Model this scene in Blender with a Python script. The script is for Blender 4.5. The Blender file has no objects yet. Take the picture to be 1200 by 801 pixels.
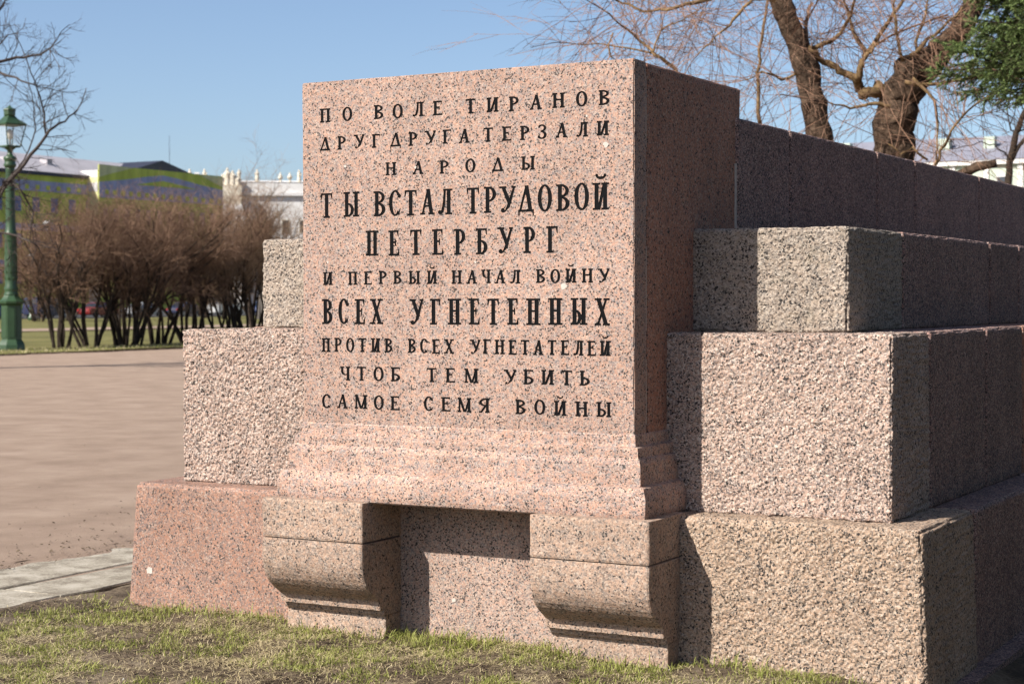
import bpy, bmesh, math, random, time
import numpy as np
from mathutils import Vector, Matrix, Quaternion

R = math.radians
scene = bpy.context.scene
COL = scene.collection

# ------------------------------------------------------------------ camera
CAM = Vector((3.966, -6.705, 1.55))
YAW = -28.906                       # degrees, negative = turned towards -x
FPX = 2054.4                        # focal length in pixels of a 1200 px wide picture
cam_data = bpy.data.cameras.new('camera')
cam = bpy.data.objects.new('camera', cam_data)
COL.objects.link(cam)
cam.location = CAM
cam.rotation_euler = (Matrix.Rotation(R(-YAW), 3, 'Z') @ Matrix.Rotation(R(90 - 1.346), 3, 'X') @ Matrix.Rotation(R(-0.14), 3, 'Z')).to_euler()
cam_data.sensor_width = 36.0
cam_data.lens = 61.63
cam_data.clip_end = 3000
cam_data.dof.use_dof = True
cam_data.dof.focus_distance = 7.6
cam_data.dof.aperture_fstop = 6.3
scene.camera = cam

# ------------------------------------------------------------------ sky, sun, exposure
SUN_EL, SUN_AZ = 40.6, 206.0        # the sun stands behind and to the left of the camera
w = bpy.data.worlds.new('World')
scene.world = w
w.use_nodes = True
nt = w.node_tree
sky = nt.nodes.new('ShaderNodeTexSky')
sky.sky_type = 'NISHITA'
sky.sun_disc = False
sky.sun_elevation = R(SUN_EL)
sky.sun_rotation = R(SUN_AZ)
sky.air_density = .75
sky.dust_density = 1.5
sky.ozone_density = 2.0
bg = nt.nodes['Background']
bg.inputs['Strength'].default_value = 0.081
nt.links.new(sky.outputs[0], bg.inputs['Color'])
sd = bpy.data.lights.new('sun', 'SUN')
sd.energy = 5.0
sd.angle = R(0.53)
sd.color = (1.0, 0.94, 0.85)
sun = bpy.data.objects.new('sun', sd)
COL.objects.link(sun)
ld = Vector((-math.sin(R(SUN_AZ)) * math.cos(R(SUN_EL)), -math.cos(R(SUN_AZ)) * math.cos(R(SUN_EL)), -math.sin(R(SUN_EL))))
sun.rotation_euler = ld.to_track_quat('-Z', 'Y').to_euler()
sun.location = (-6, -10, 14)
vs = scene.view_settings
vs.view_transform = 'Standard'
vs.look = 'None'
vs.exposure = 1.0
vs.gamma = 1.0
vs.use_curve_mapping = False

# ------------------------------------------------------------------ helpers
FWD = Vector((math.sin(R(YAW)), math.cos(R(YAW)), 0))
RGT = Vector((math.cos(R(YAW)), -math.sin(R(YAW)), 0))
HOR = 352.2                         # pixel row of the horizon
def at(px, py, rng):
    """a point at `rng` metres in front of the lens, seen in that direction"""
    return CAM + FWD * rng + RGT * ((px - 600) / FPX * rng) + Vector((0, 0, (HOR - py) / FPX * rng))
def ground_at(px, rng):
    p = at(px, HOR, rng); return Vector((p.x, p.y, 0))

def tag(o, label=None, cat=None, group=None, kind=None):
    if label: o['label'] = label
    if cat: o['category'] = cat
    if group: o['group'] = group
    if kind: o['kind'] = kind
    return o
def empty(name, loc=(0, 0, 0), rz=0.0, parent=None):
    o = bpy.data.objects.new(name, None); COL.objects.link(o)
    o.location = loc; o.rotation_euler = (0, 0, rz); o.empty_display_size = .2
    if parent: o.parent = parent
    return o
def link(name, me, mat, parent=None, smooth=False):
    o = bpy.data.objects.new(name, me); COL.objects.link(o)
    if mat is not None and len(me.materials) == 0: me.materials.append(mat)
    me.polygons.foreach_set('use_smooth', np.full(len(me.polygons), bool(smooth)))
    if parent: o.parent = parent
    return o
def mesh(name, verts, faces, mat=None, parent=None, smooth=False):
    me = bpy.data.meshes.new(name)
    me.from_pydata([tuple(v) for v in verts], [], [tuple(f) for f in faces])
    me.update()
    return link(name, me, mat, parent, smooth)
def mesh_np(name, V, F, mat=None, parent=None, smooth=False):
    """V (n,3) float, F (m,k) int with constant k"""
    me = bpy.data.meshes.new(name)
    n, m, k = len(V), len(F), F.shape[1]
    me.vertices.add(n); me.vertices.foreach_set('co', np.asarray(V, np.float32).ravel())
    me.loops.add(m * k); me.loops.foreach_set('vertex_index', np.asarray(F, np.int32).ravel())
    me.polygons.add(m); me.polygons.foreach_set('loop_start', np.arange(0, m * k, k, dtype=np.int32))
    me.update(calc_edges=True); me.validate()
    return link(name, me, mat, parent, smooth)
def copy_tree(o, parent=None):
    c = o.copy(); COL.objects.link(c); c.parent = parent
    for ch in o.children: copy_tree(ch, c)
    return c

class MB:
    """collects simple solids, then builds ONE mesh"""
    def __init__(s): s.v = []; s.f = []
    def add(s, vs_, fs):
        b = len(s.v); s.v += [tuple(v) for v in vs_]; s.f += [tuple(i + b for i in f) for f in fs]; return s
    def box(s, lo, hi):
        x0, y0, z0 = lo; x1, y1, z1 = hi
        return s.add([(x0,y0,z0),(x1,y0,z0),(x1,y1,z0),(x0,y1,z0),(x0,y0,z1),(x1,y0,z1),(x1,y1,z1),(x0,y1,z1)],
                     [(0,3,2,1),(4,5,6,7),(0,1,5,4),(1,2,6,5),(2,3,7,6),(3,0,4,7)])
    def lathe(s, prof, n=8, c=(0, 0, 0), rot=0.0):
        vs_ = []; m = len(prof)
        for r_, z in prof:
            for i in range(n):
                a = rot + 2 * math.pi * i / n
                vs_.append((c[0] + r_ * math.cos(a), c[1] + r_ * math.sin(a), c[2] + z))
        fs = [(j*n+i, j*n+(i+1) % n, (j+1)*n+(i+1) % n, (j+1)*n+i) for j in range(m-1) for i in range(n)]
        fs.append(tuple(range(n))[::-1]); fs.append(tuple((m-1)*n + i for i in range(n)))
        return s.add(vs_, fs)
    def prism(s, poly, axis, a, b):
        """poly: 2-d points in the two other axes (in xyz order), extruded from a to b along axis"""
        n = len(poly)
        def p3(u, v, t):
            q = [u, v]; q.insert(axis, t); return q
        vs_ = [p3(u, v, a) for u, v in poly] + [p3(u, v, b) for u, v in poly]
        return s.add(vs_, [tuple(range(n)), tuple(range(n, 2*n))[::-1]] + [(i, i+n, (i+1) % n + n, (i+1) % n) for i in range(n)])
    def tube(s, pts, rad, n=8):
        vs_ = []; m = len(pts); pts = [Vector(p) for p in pts]
        ref = None
        for j in range(m):
            d = (pts[min(j+1, m-1)] - pts[max(j-1, 0)]).normalized()
            if ref is None: ref = d.orthogonal().normalized()
            u = (ref - d * ref.dot(d)).normalized(); v = d.cross(u); ref = u
            for i in range(n):
                a = 2 * math.pi * i / n
                vs_.append(pts[j] + (u * math.cos(a) + v * math.sin(a)) * rad[j])
        fs = [(j*n+i, j*n+(i+1) % n, (j+1)*n+(i+1) % n, (j+1)*n+i) for j in range(m-1) for i in range(n)]
        fs.append(tuple(range(n))[::-1]); fs.append(tuple((m-1)*n + i for i in range(n)))
        return s.add(vs_, fs)
    def build(s, name, mat, parent=None, smooth=False, fix=True, bevel=0.0):
        me = bpy.data.meshes.new(name); me.from_pydata(s.v, [], s.f); me.update()
        if fix or bevel:
            bm = bmesh.new(); bm.from_mesh(me)
            if bevel: bmesh.ops.bevel(bm, geom=bm.edges[:], offset=bevel, segments=2, affect='EDGES', clamp_overlap=True)
            bmesh.ops.recalc_face_normals(bm, faces=bm.faces[:]); bm.to_mesh(me); bm.free()
        return link(name, me, mat, parent, smooth)

# ---- value noise on numpy arrays
def _hash(i, j, k, seed):
    h = (i * 374761393 + j * 668265263 + k * 2147483647 + seed * 1274126177) & 0xFFFFFFFF
    h = ((h ^ (h >> 13)) * 1274126177) & 0xFFFFFFFF
    return ((h ^ (h >> 16)) & 0xFFFF) / 65535.0
def vnoise(P, freq, seed=0):
    Q = np.asarray(P, float) * freq + 1000.0
    I = np.floor(Q).astype(np.int64); f = Q - I; f = f * f * (3 - 2 * f)
    out = 0
    for dx in (0, 1):
        for dy in (0, 1):
            for dz in (0, 1):
                wt = (f[:, 0] if dx else 1 - f[:, 0]) * (f[:, 1] if dy else 1 - f[:, 1]) * (f[:, 2] if dz else 1 - f[:, 2])
                out = out + wt * _hash(I[:, 0] + dx, I[:, 1] + dy, I[:, 2] + dz, seed)
    return out * 2 - 1

# ------------------------------------------------------------------ materials
ALB = .63                          # keeps the base colours at their measured, fairly dark values
def dk(c): return tuple(x * ALB for x in c[:3])
def new_mat(name):
    m = bpy.data.materials.new(name); m.use_nodes = True
    n = m.node_tree.nodes; l = m.node_tree.links
    return m, n, l, n['Principled BSDF']
def plain(name, col, rough=.6, metal=0.0, var=.15, scale=6.0, spec=.4, bump=0.0, bscale=40.0):
    m, n, l, b = new_mat(name)
    tc = n.new('ShaderNodeTexCoord'); no = n.new('ShaderNodeTexNoise')
    no.inputs['Scale'].default_value = scale; no.inputs['Detail'].default_value = 5
    l.new(tc.outputs['Object'], no.inputs['Vector'])
    mr = n.new('ShaderNodeMapRange'); mr.inputs[1].default_value = .3; mr.inputs[2].default_value = .7
    mr.inputs[3].default_value = 1 - var; mr.inputs[4].default_value = 1 + var
    l.new(no.outputs['Fac'], mr.inputs[0])
    mx = n.new('ShaderNodeMix'); mx.data_type = 'RGBA'; mx.blend_type = 'MULTIPLY'; mx.inputs[0].default_value = 1
    mx.inputs[6].default_value = (*dk(col), 1); l.new(mr.outputs[0], mx.inputs[7]); l.new(mx.outputs[2], b.inputs['Base Color'])
    b.inputs['Roughness'].default_value = rough; b.inputs['Metallic'].default_value = metal
    b.inputs['Specular IOR Level'].default_value = spec
    if bump:
        n2 = n.new('ShaderNodeTexNoise'); n2.inputs['Scale'].default_value = bscale; n2.inputs['Detail'].default_value = 4
        l.new(tc.outputs['Object'], n2.inputs['Vector'])
        bp = n.new('ShaderNodeBump'); bp.inputs['Strength'].default_value = 1; bp.inputs['Distance'].default_value = bump
        l.new(n2.outputs['Fac'], bp.inputs['Height']); l.new(bp.outputs[0], b.inputs['Normal'])
    return m
def ramp(n, stops, interp='LINEAR'):
    r = n.new('ShaderNodeValToRGB'); cr = r.color_ramp; cr.interpolation = interp
    while len(cr.elements) < len(stops): cr.elements.new(.5)
    for e, (p, c) in zip(cr.elements, stops): e.position = p; e.color = (*dk(c), 1)
    return r
def granite(name, pal, dark=.10, grain=95.0, bump=.0012, lichen=0.0, stain=.18, rough=.78, soft=.24):
    """crystalline granite: pal = (weight, colour) of the feldspar, quartz and mica grains"""
    m, n, l, b = new_mat(name)
    tc = n.new('ShaderNodeTexCoord')
    wob = n.new('ShaderNodeTexNoise'); wob.inputs['Scale'].default_value = grain * .9; wob.inputs['Detail'].default_value = 2
    l.new(tc.outputs['Object'], wob.inputs['Vector'])
    vm = n.new('ShaderNodeVectorMath'); vm.operation = 'MULTIPLY_ADD'
    vm.inputs[1].default_value = (.010,) * 3; l.new(wob.outputs['Color'], vm.inputs[0]); l.new(tc.outputs['Object'], vm.inputs[2])
    vo = n.new('ShaderNodeTexVoronoi'); vo.inputs['Scale'].default_value = grain; l.new(vm.outputs[0], vo.inputs['Vector'])
    sp = n.new('ShaderNodeSeparateColor'); l.new(vo.outputs['Color'], sp.inputs[0])
    tot = sum(p for p, c in pal); acc = 0; stops = []
    for p, c in pal: stops.append((acc / tot, c)); acc += p
    rp = ramp(n, stops, 'CONSTANT'); l.new(sp.outputs[0], rp.inputs[0])
    # black mica flakes, gathered in loose clusters
    v2 = n.new('ShaderNodeTexVoronoi'); v2.inputs['Scale'].default_value = grain * .85; l.new(vm.outputs[0], v2.inputs['Vector'])
    s2 = n.new('ShaderNodeSeparateColor'); l.new(v2.outputs['Color'], s2.inputs[0])
    cl = n.new('ShaderNodeTexNoise'); cl.inputs['Scale'].default_value = 26; cl.inputs['Detail'].default_value = 3
    l.new(tc.outputs['Object'], cl.inputs['Vector'])
    ad = n.new('ShaderNodeMath'); ad.operation = 'MULTIPLY_ADD'; ad.inputs[1].default_value = .55
    l.new(cl.outputs['Fac'], ad.inputs[0]); l.new(s2.outputs[1], ad.inputs[2])
    th = n.new('ShaderNodeMath'); th.operation = 'GREATER_THAN'; th.inputs[1].default_value = 1.275 - dark
    l.new(ad.outputs[0], th.inputs[0])
    mk = n.new('ShaderNodeMix'); mk.data_type = 'RGBA'; mk.inputs[7].default_value = (.045, .040, .038, 1)
    l.new(th.outputs[0], mk.inputs[0]); l.new(rp.outputs[0], mk.inputs[6])
    tot_c = [sum(p * c[i] for p, c in pal) / tot * ALB for i in range(3)]
    mt_ = n.new('ShaderNodeTexNoise'); mt_.inputs['Scale'].default_value = 34; mt_.inputs['Detail'].default_value = 4; mt_.inputs['Roughness'].default_value = .6
    l.new(tc.outputs['Object'], mt_.inputs['Vector'])
    warm = (tot_c[0] * 1.25, tot_c[1] * 1.02, tot_c[2] * .85); cool = (tot_c[0] * .66, tot_c[1] * .80, tot_c[2] * .95)
    mrp = n.new('ShaderNodeValToRGB'); mrp.color_ramp.elements[0].position = .41; mrp.color_ramp.elements[1].position = .58
    mrp.color_ramp.elements[0].color = (*cool, 1); mrp.color_ramp.elements[1].color = (*warm, 1); l.new(mt_.outputs['Fac'], mrp.inputs[0])
    mg = n.new('ShaderNodeMix'); mg.data_type = 'RGBA'; mg.inputs[0].default_value = soft; l.new(rp.outputs[0], mg.inputs[6]); l.new(mrp.outputs[0], mg.inputs[7])
    l.new(mg.outputs[2], mk.inputs[6])
    # weathering: broad tone changes and faint streaks
    st = n.new('ShaderNodeTexNoise'); st.inputs['Scale'].default_value = 2.3; st.inputs['Detail'].default_value = 7; st.inputs['Roughness'].default_value = .65
    mp = n.new('ShaderNodeMapping'); mp.inputs['Scale'].default_value = (1.5, 1.5, .7); l.new(tc.outputs['Object'], mp.inputs[0]); l.new(mp.outputs[0], st.inputs['Vector'])
    mr = n.new('ShaderNodeMapRange'); mr.inputs[1].default_value = .3; mr.inputs[2].default_value = .7
    mr.inputs[3].default_value = 1 - stain; mr.inputs[4].default_value = 1 + stain * .7
    l.new(st.outputs['Fac'], mr.inputs[0])
    mx = n.new('ShaderNodeMix'); mx.data_type = 'RGBA'; mx.blend_type = 'MULTIPLY'; mx.inputs[0].default_value = 1
    l.new(mk.outputs[2], mx.inputs[6]); l.new(mr.outputs[0], mx.inputs[7])
    oi = n.new('ShaderNodeObjectInfo'); om = n.new('ShaderNodeMapRange'); om.inputs[3].default_value = .93; om.inputs[4].default_value = 1.06
    l.new(oi.outputs['Random'], om.inputs[0])
    m2 = n.new('ShaderNodeMix'); m2.data_type = 'RGBA'; m2.blend_type = 'MULTIPLY'; m2.inputs[0].default_value = 1
    l.new(mx.outputs[2], m2.inputs[6]); l.new(om.outputs[0], m2.inputs[7])
    out = m2.outputs[2]
    if lichen > 0:
        li = n.new('ShaderNodeTexNoise'); li.inputs['Scale'].default_value = 9; li.inputs['Detail'].default_value = 8; li.inputs['Roughness'].default_value = .7
        l.new(tc.outputs['Object'], li.inputs['Vector'])
        lr = n.new('ShaderNodeMapRange'); lr.inputs[1].default_value = .52; lr.inputs[2].default_value = .66; lr.inputs[3].default_value = 0; lr.inputs[4].default_value = lichen
        l.new(li.outputs['Fac'], lr.inputs[0])
        lm = n.new('ShaderNodeMix'); lm.data_type = 'RGBA'; lm.inputs[7].default_value = (.13, .115, .065, 1)
        l.new(lr.outputs[0], lm.inputs[0]); l.new(out, lm.inputs[6]); out = lm.outputs[2]
    l.new(out, b.inputs['Base Color'])
    b.inputs['Roughness'].default_value = rough; b.inputs['Specular IOR Level'].default_value = .12
    bn = n.new('ShaderNodeTexNoise'); bn.inputs['Scale'].default_value = 105; bn.inputs['Detail'].default_value = 5; bn.inputs['Roughness'].default_value = .65
    l.new(tc.outputs['Object'], bn.inputs['Vector'])
    bs = n.new('ShaderNodeMath'); bs.operation = 'MULTIPLY_ADD'; bs.inputs[1].default_value = .18
    l.new(sp.outputs[2], bs.inputs[0]); l.new(bn.outputs['Fac'], bs.inputs[2])
    bp = n.new('ShaderNodeBump'); bp.inputs['Strength'].default_value = 1; bp.inputs['Distance'].default_value = bump
    l.new(bs.outputs[0], bp.inputs['Height']); l.new(bp.outputs[0], b.inputs['Normal'])
    return m
G_SLAB = granite('granite_salmon', [(.18, (.19, .17, .17)), (.19, (.36, .305, .275)), (.29, (.55, .325, .245)), (.18, (.60, .40, .315)), (.16, (.68, .55, .46))], dark=.11, bump=.0016, grain=200, soft=.36)
G_BASE = granite('granite_pink_dressed', [(.18, (.20, .18, .175)), (.20, (.37, .31, .275)), (.28, (.54, .345, .27)), (.18, (.60, .425, .34)), (.16, (.68, .55, .46))], dark=.11, bump=.0025, grain=195)
G_RED = granite('granite_shade_red', [(.18, (.21, .15, .135)), (.18, (.38, .235, .185)), (.34, (.52, .245, .165)), (.18, (.56, .31, .22)), (.12, (.62, .44, .34))], dark=.075, bump=.0025, grain=160)  # redder and darker than the slab: side shade put into the colour
G_ROUGH = granite('granite_pink_hewn', [(.18, (.23, .19, .18)), (.18, (.41, .325, .28)), (.27, (.60, .415, .33)), (.20, (.68, .505, .415)), (.17, (.78, .66, .57))], dark=.11, bump=.007, grain=165, soft=.10)
G_GREY = granite('granite_grey_hewn', [(.19, (.22, .19, .17)), (.22, (.37, .31, .26)), (.28, (.51, .415, .335)), (.20, (.57, .48, .40)), (.11, (.65, .565, .48))], dark=.11, bump=.007, grain=165, lichen=.18, soft=.12)
G_BEIGE = granite('granite_beige_hewn', [(.17, (.23, .185, .155)), (.20, (.40, .31, .24)), (.31, (.58, .405, .29)), (.20, (.63, .475, .36)), (.12, (.70, .57, .46))], dark=.11, bump=.007, grain=165, lichen=.08, soft=.10)
G_ROSE = granite('granite_rose', [(.22, (.19, .15, .14)), (.22, (.32, .225, .19)), (.28, (.44, .235, .165)), (.16, (.48, .29, .215)), (.12, (.54, .40, .32))], dark=.075, bump=.0025, grain=160)
G_CONS = granite('granite_console', [(.20, (.22, .18, .155)), (.20, (.36, .28, .23)), (.30, (.52, .355, .265)), (.20, (.58, .43, .335)), (.10, (.66, .53, .43))], dark=.06, bump=.003, grain=165)
M_PAINT = plain('black_letter_paint', (.006, .006, .007), .7, var=.3, scale=60, spec=.06, bump=.0006, bscale=300)
M_MORTAR = plain('mortar', (.16, .14, .13), .9, var=.25, scale=30, bump=.001)
M_SPOT = plain('pale_mortar', (.62, .55, .49), .9, var=.12, scale=60, bump=.001)

# ------------------------------------------------------------------ the granite monument
def grid_lines(a, b, step, r, fine_from=None):
    n = max(1, int(round((b - a - 2 * r) / step)))
    mid = np.linspace(a + r, b - r, n + 1)
    return np.concatenate([[a, a + .35 * r, a + .7 * r], mid, [b - .7 * r, b - .35 * r, b]])
def graded(a, b, s0, s1, r):
    """lines that start fine at a and coarsen towards b"""
    v = [a, a + .35 * r, a + .7 * r, a + r]; s = s0
    while v[-1] + s < b - r - s * .5: v.append(v[-1] + s); s = min(s1, s * 1.18)
    return np.array(v + [b - r, b - .6 * r, b])
def box_grid(X, Y, Z):
    nx, ny, nz = len(X), len(Y), len(Z); keys = []; quads = []
    def face(ax, idx, flip):
        dims = [nx, ny, nz]; o = [i for i in range(3) if i != ax]
        A, B = np.meshgrid(np.arange(dims[o[0]]), np.arange(dims[o[1]]), indexing='ij')
        K = np.zeros(A.shape + (3,), np.int64); K[..., o[0]] = A; K[..., o[1]] = B; K[..., ax] = idx
        code = (K[..., 0] * ny + K[..., 1]) * nz + K[..., 2]
        q = np.stack([code[:-1, :-1], code[1:, :-1], code[1:, 1:], code[:-1, 1:]], -1).reshape(-1, 4)
        quads.append(q[:, ::-1] if flip else q)
    face(0, 0, True); face(0, nx - 1, False); face(1, 0, False); face(1, ny - 1, True); face(2, 0, True); face(2, nz - 1, False)
    Q = np.concatenate(quads); U, inv = np.unique(Q, return_inverse=True)
    V = np.stack([X[U // (ny * nz)], Y[(U // nz) % ny], Z[U % nz]], -1)
    return V, inv.reshape(-1, 4)
def stone(name, lo, hi, mat, parent, step=.02, r=.012, amp=.003, seed=1, chip=.01, lines=None, batter=0.0, smooth=True):
    lo = np.array(lo, float); hi = np.array(hi, float)
    L = [grid_lines(lo[i], hi[i], step, r) for i in range(3)]
    if lines:
        for k, v in lines.items(): L[k] = v
    V, F = box_grid(*L)
    q = np.clip(V, lo + r, hi - r); d = V - q
    nrm = d / np.maximum(np.linalg.norm(d, axis=1, keepdims=True), 1e-9)
    P = q + nrm * r
    e = 1 - np.abs(nrm).max(1)
    n1 = vnoise(P, 55, seed); n2 = vnoise(P, 24, seed + 7); n3 = vnoise(P, 2.2, seed + 13); n4 = vnoise(P, 105, seed + 3)
    disp = amp * (.34 * n1 + .24 * n2 + .85 * n4) + min(amp, .004) * .9 * n3
    cn = np.maximum(0, vnoise(P, 14, seed + 21) + .25) + .8 * np.maximum(0, vnoise(P, 40, seed + 22))
    disp = disp - np.minimum(1, e * 3.2) * chip * cn
    P = P + nrm * disp[:, None]
    if batter:
        t = (hi[2] - P[:, 2]) / (hi[2] - lo[2])
        P[:, 0] += np.sign(P[:, 0]) * batter * t * (np.abs(P[:, 0]) > 1.3); P[:, 1] -= batter * .6 * t * (P[:, 1] < lo[1] + .4)
    return mesh_np(name, P, F, mat, parent, smooth)

W = .852
mon = empty('granite_monument')
tag(mon, 'stepped red granite monument wall with an inscribed end pier standing on two brackets', 'monument')

# ---- lettering
def arc(cx, cy, rx, ry, a0, a1, t, h, n=12):
    A = [R(a0 + (a1 - a0) * i / n) for i in range(n + 1)]
    o = [(cx + rx * math.cos(a), cy + ry * math.sin(a)) for a in A]
    i_ = [(cx + max(.01, rx - t) * math.cos(a), cy + max(.01, ry - h) * math.sin(a)) for a in A]
    return ('p', o + i_[::-1])
def rect(x0, y0, x1, y1): return ('p', [(x0, y0), (x1, y0), (x1, y1), (x0, y1)])
def diag(x0, y0, x1, y1, t):    # slanted stroke of horizontal width t
    return ('p', [(x0, y0), (x0 + t, y0), (x1 + t, y1), (x1, y1)])
def ball(x, y, r_): return ('p', [(x + r_ * math.cos(R(a)), y + r_ * math.sin(R(a))) for a in range(0, 360, 45)])
def glyph(c, w, t, h):
    s = .075; S = []
    def serif(x0, x1, y): S.append(rect(x0 - s, y, x1 + s, y + h))
    def stem(x, tt=t, a=0, b=1, top=True, bot=True):
        S.append(rect(x, a, x + tt, b))
        if bot: serif(x, x + tt, a)
        if top: serif(x, x + tt, b - h)
    def drop(x, y, d, sx):       # hanging beak at the end of a bar
        S.append(('p', [(x, y), (x - sx * .05, y), (x - sx * .10, y - d * .0 - h * .5 * (1 if d > 0 else -1)), (x - sx * .015, y - d), (x, y - d)]))
    def beak(x, y, d, sx): S.append(('p', [(x - sx * .11, y), (x, y), (x, y - d), (x - sx * .03, y - d)]))
    l, r_ = s, w - s
    th = h * 1.25
    if c in 'ПНИЙМ':
        if c == 'М':
            stem(l, th); stem(r_ - t)
            S.append(diag(w * .5 - t * .45, 0.02, l - .02, 1, t * .95)); S.append(diag(w * .5 - th * .2, .02, r_ - t * .75, 1, th * 1.1))
        else:
            stem(l); stem(r_ - t)
            if c == 'П': S.append(rect(l, 1 - h, r_, 1))
            if c == 'Н': S.append(rect(l, .49, r_, .49 + h))
            if c in 'ИЙ': S.append(diag(l + t * .7, .04, r_ - t * 1.1, .96, th * 1.3))
            if c == 'Й': S.append(arc(w / 2, 1.27, .21, .15, 185, 355, .085, .11, 8)); S.append(ball(w / 2 - .17, 1.27, .065)); S.append(ball(w / 2 + .17, 1.27, .065))
    elif c == 'Т':
        S.append(rect(w / 2 - t / 2, 0, w / 2 + t / 2, 1)); serif(w / 2 - t / 2, w / 2 + t / 2, 0)
        S.append(rect(.02, 1 - h, w - .02, 1)); beak(.02, 1, .26, -1); beak(w - .02, 1, .26, 1)
    elif c == 'Г':
        stem(l); S.append(rect(l, 1 - h, w, 1)); beak(w, 1, .28, 1)
    elif c == 'Е':
        stem(l); S.append(rect(l, 1 - h, w - .03, 1)); beak(w - .03, 1, .25, 1)
        S.append(rect(l, 0, w, h)); beak(w, 0, -.27, 1)
        S.append(rect(l, .49, w * .72, .49 + h)); S.append(rect(w * .72 - .06, .38, w * .72, .64))
    elif c == 'Р':
        stem(l); S.append(arc(l + t * .8, .71, w - l - t * .8, .29, -90, 90, t * .95, h))
    elif c == 'Я':
        stem(r_ - t); S.append(arc(r_ - t * .8, .71, r_ - t * .8, .29, 90, 270, t * .95, h)); S.append(diag(.02, 0, w * .48, .46, t * .9)); S.append(rect(-.02, 0, t * .9 + .05, h))
    elif c == 'В':
        stem(l); S.append(arc(l + t * .8, .755, (w - l - t * .8) * .92, .245, -90, 90, t * .9, h)); S.append(arc(l + t * .8, .275, w - l - t * .8, .275, -90, 90, t, h))
    elif c == 'Б':
        stem(l); S.append(rect(l, 1 - h, w - .03, 1)); beak(w - .03, 1, .25, 1); S.append(arc(l + t * .8, .28, w - l - t * .8, .28, -90, 90, t, h))
    elif c == 'Ь':
        stem(l); S.append(arc(l + t * .8, .28, w - l - t * .8, .28, -90, 90, t, h))
    elif c == 'Ы':
        w2 = w * .66; stem(l); S.append(arc(l + t * .8, .28, w2 - l - t * .8, .28, -90, 90, t * .9, h)); stem(r_ - t)
    elif c == 'О':
        n = 28; A = [2 * math.pi * i / n for i in range(n)]
        S.append(('r', [(w / 2 + w / 2 * math.cos(a), .5 + .515 * math.sin(a)) for a in A], [(w / 2 + (w / 2 - t) * math.cos(a), .5 + (.515 - h) * math.sin(a)) for a in A]))
    elif c == 'С':
        S.append(arc(w * .52, .5, w * .52, .515, 42, 318, t, h, 20)); S.append(ball(w * .86, .78, .085)); S.append(('p', [(w * .86, .02), (w * .97, .3), (w * .92, .3), (w * .72, .07)]))
    elif c in 'АД':
        a0, a1 = .04, w - t - .06
        y0 = 0 if c == 'А' else h
        S.append(diag(a0, y0, w * .46, 1, th)); S.append(diag(a1, y0, w * .40, 1, t))
        if c == 'А':
            S.append(rect(w * .2, .30, w * .75, .30 + h)); S.append(rect(a0 - .06, 0, a0 + th + .07, h)); S.append(rect(a1 - .06, 0, a1 + t + .06, h))
        else:
            S.append(rect(-.01, 0, w + .01, h * 1.15)); S.append(rect(-.01, -.14, .06, h)); S.append(rect(w - .05, -.14, w + .01, h))
    elif c == 'Л':
        stem(r_ - t); S.append(rect(w * .36, 1 - h, r_, 1)); S.append(('p', [(w * .40, 1), (w * .40 + th, 1), (w * .36 + th, .4), (w * .24 + th, .1), (w * .1 + .05, -.005), (w * .06, .05), (w * .24, .2), (w * .34, .5)])); S.append(ball(.075, .10, .085))
    elif c == 'У':
        S.append(diag(w * .52, .33, .03, 1, t)); S.append(('p', [(w * .90, 1), (w * .90 + th, 1), (w * .52 + th, .22), (w * .36, .03), (w * .22, -.01), (w * .18, .05), (w * .33, .1), (w * .47, .28)])); S.append(ball(w * .18, .09, .09))
        S.append(rect(-.04, 1 - h, t + .10, 1)); S.append(rect(w * .78, 1 - h, w + .05, 1))
    elif c == 'Х':
        S.append(diag(w - t - .03, 0, .03, 1, t)); S.append(diag(.05, 0, w - th - .06, 1, th))
        S.append(rect(-.03, 1 - h, t + .09, 1)); S.append(rect(w - t - .09, 0, w + .03, h)); S.append(rect(-.03, 0, th + .13, h)); S.append(rect(w - th - .14, 1 - h, w + .02, 1))
    elif c == 'Ч':
        stem(r_ - t); S.append(rect(l, .66, l + t * .9, 1)); serif(l, l + t * .9, 1 - h)
        S.append(('p', [(l, .7), (l + t * .9, .7), (l + t * 1.05, .55), (l + t * 1.5, .46), (r_ - t * .5, .50), (r_ - t * .5, .42), (l + t * 1.4, .37), (l + t * .4, .46), (l + .01, .58)]))
    elif c == 'З':
        S.append(arc(w * .42, .755, w * .50, .255, -90, 140, t * .85, h)); S.append(arc(w * .42, .28, w * .55, .29, -150, 90, t, h)); S.append(ball(w * .13, .84, .085)); S.append(ball(w * .1, .19, .095)); S.append(rect(w * .28, .47, w * .5, .47 + h))
    return S
REL = {'П':1,'О':.95,'В':.88,'Л':1,'Е':.84,'Т':.92,'И':1.04,'Й':1.04,'Р':.84,'А':1.0,'Н':1.04,'Д':1.02,'У':.98,'Г':.8,'З':.8,'Ы':1.2,'С':.88,'Б':.86,'Ч':.94,'М':1.22,'Я':.92,'Х':.98,'Ь':.82}
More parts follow.
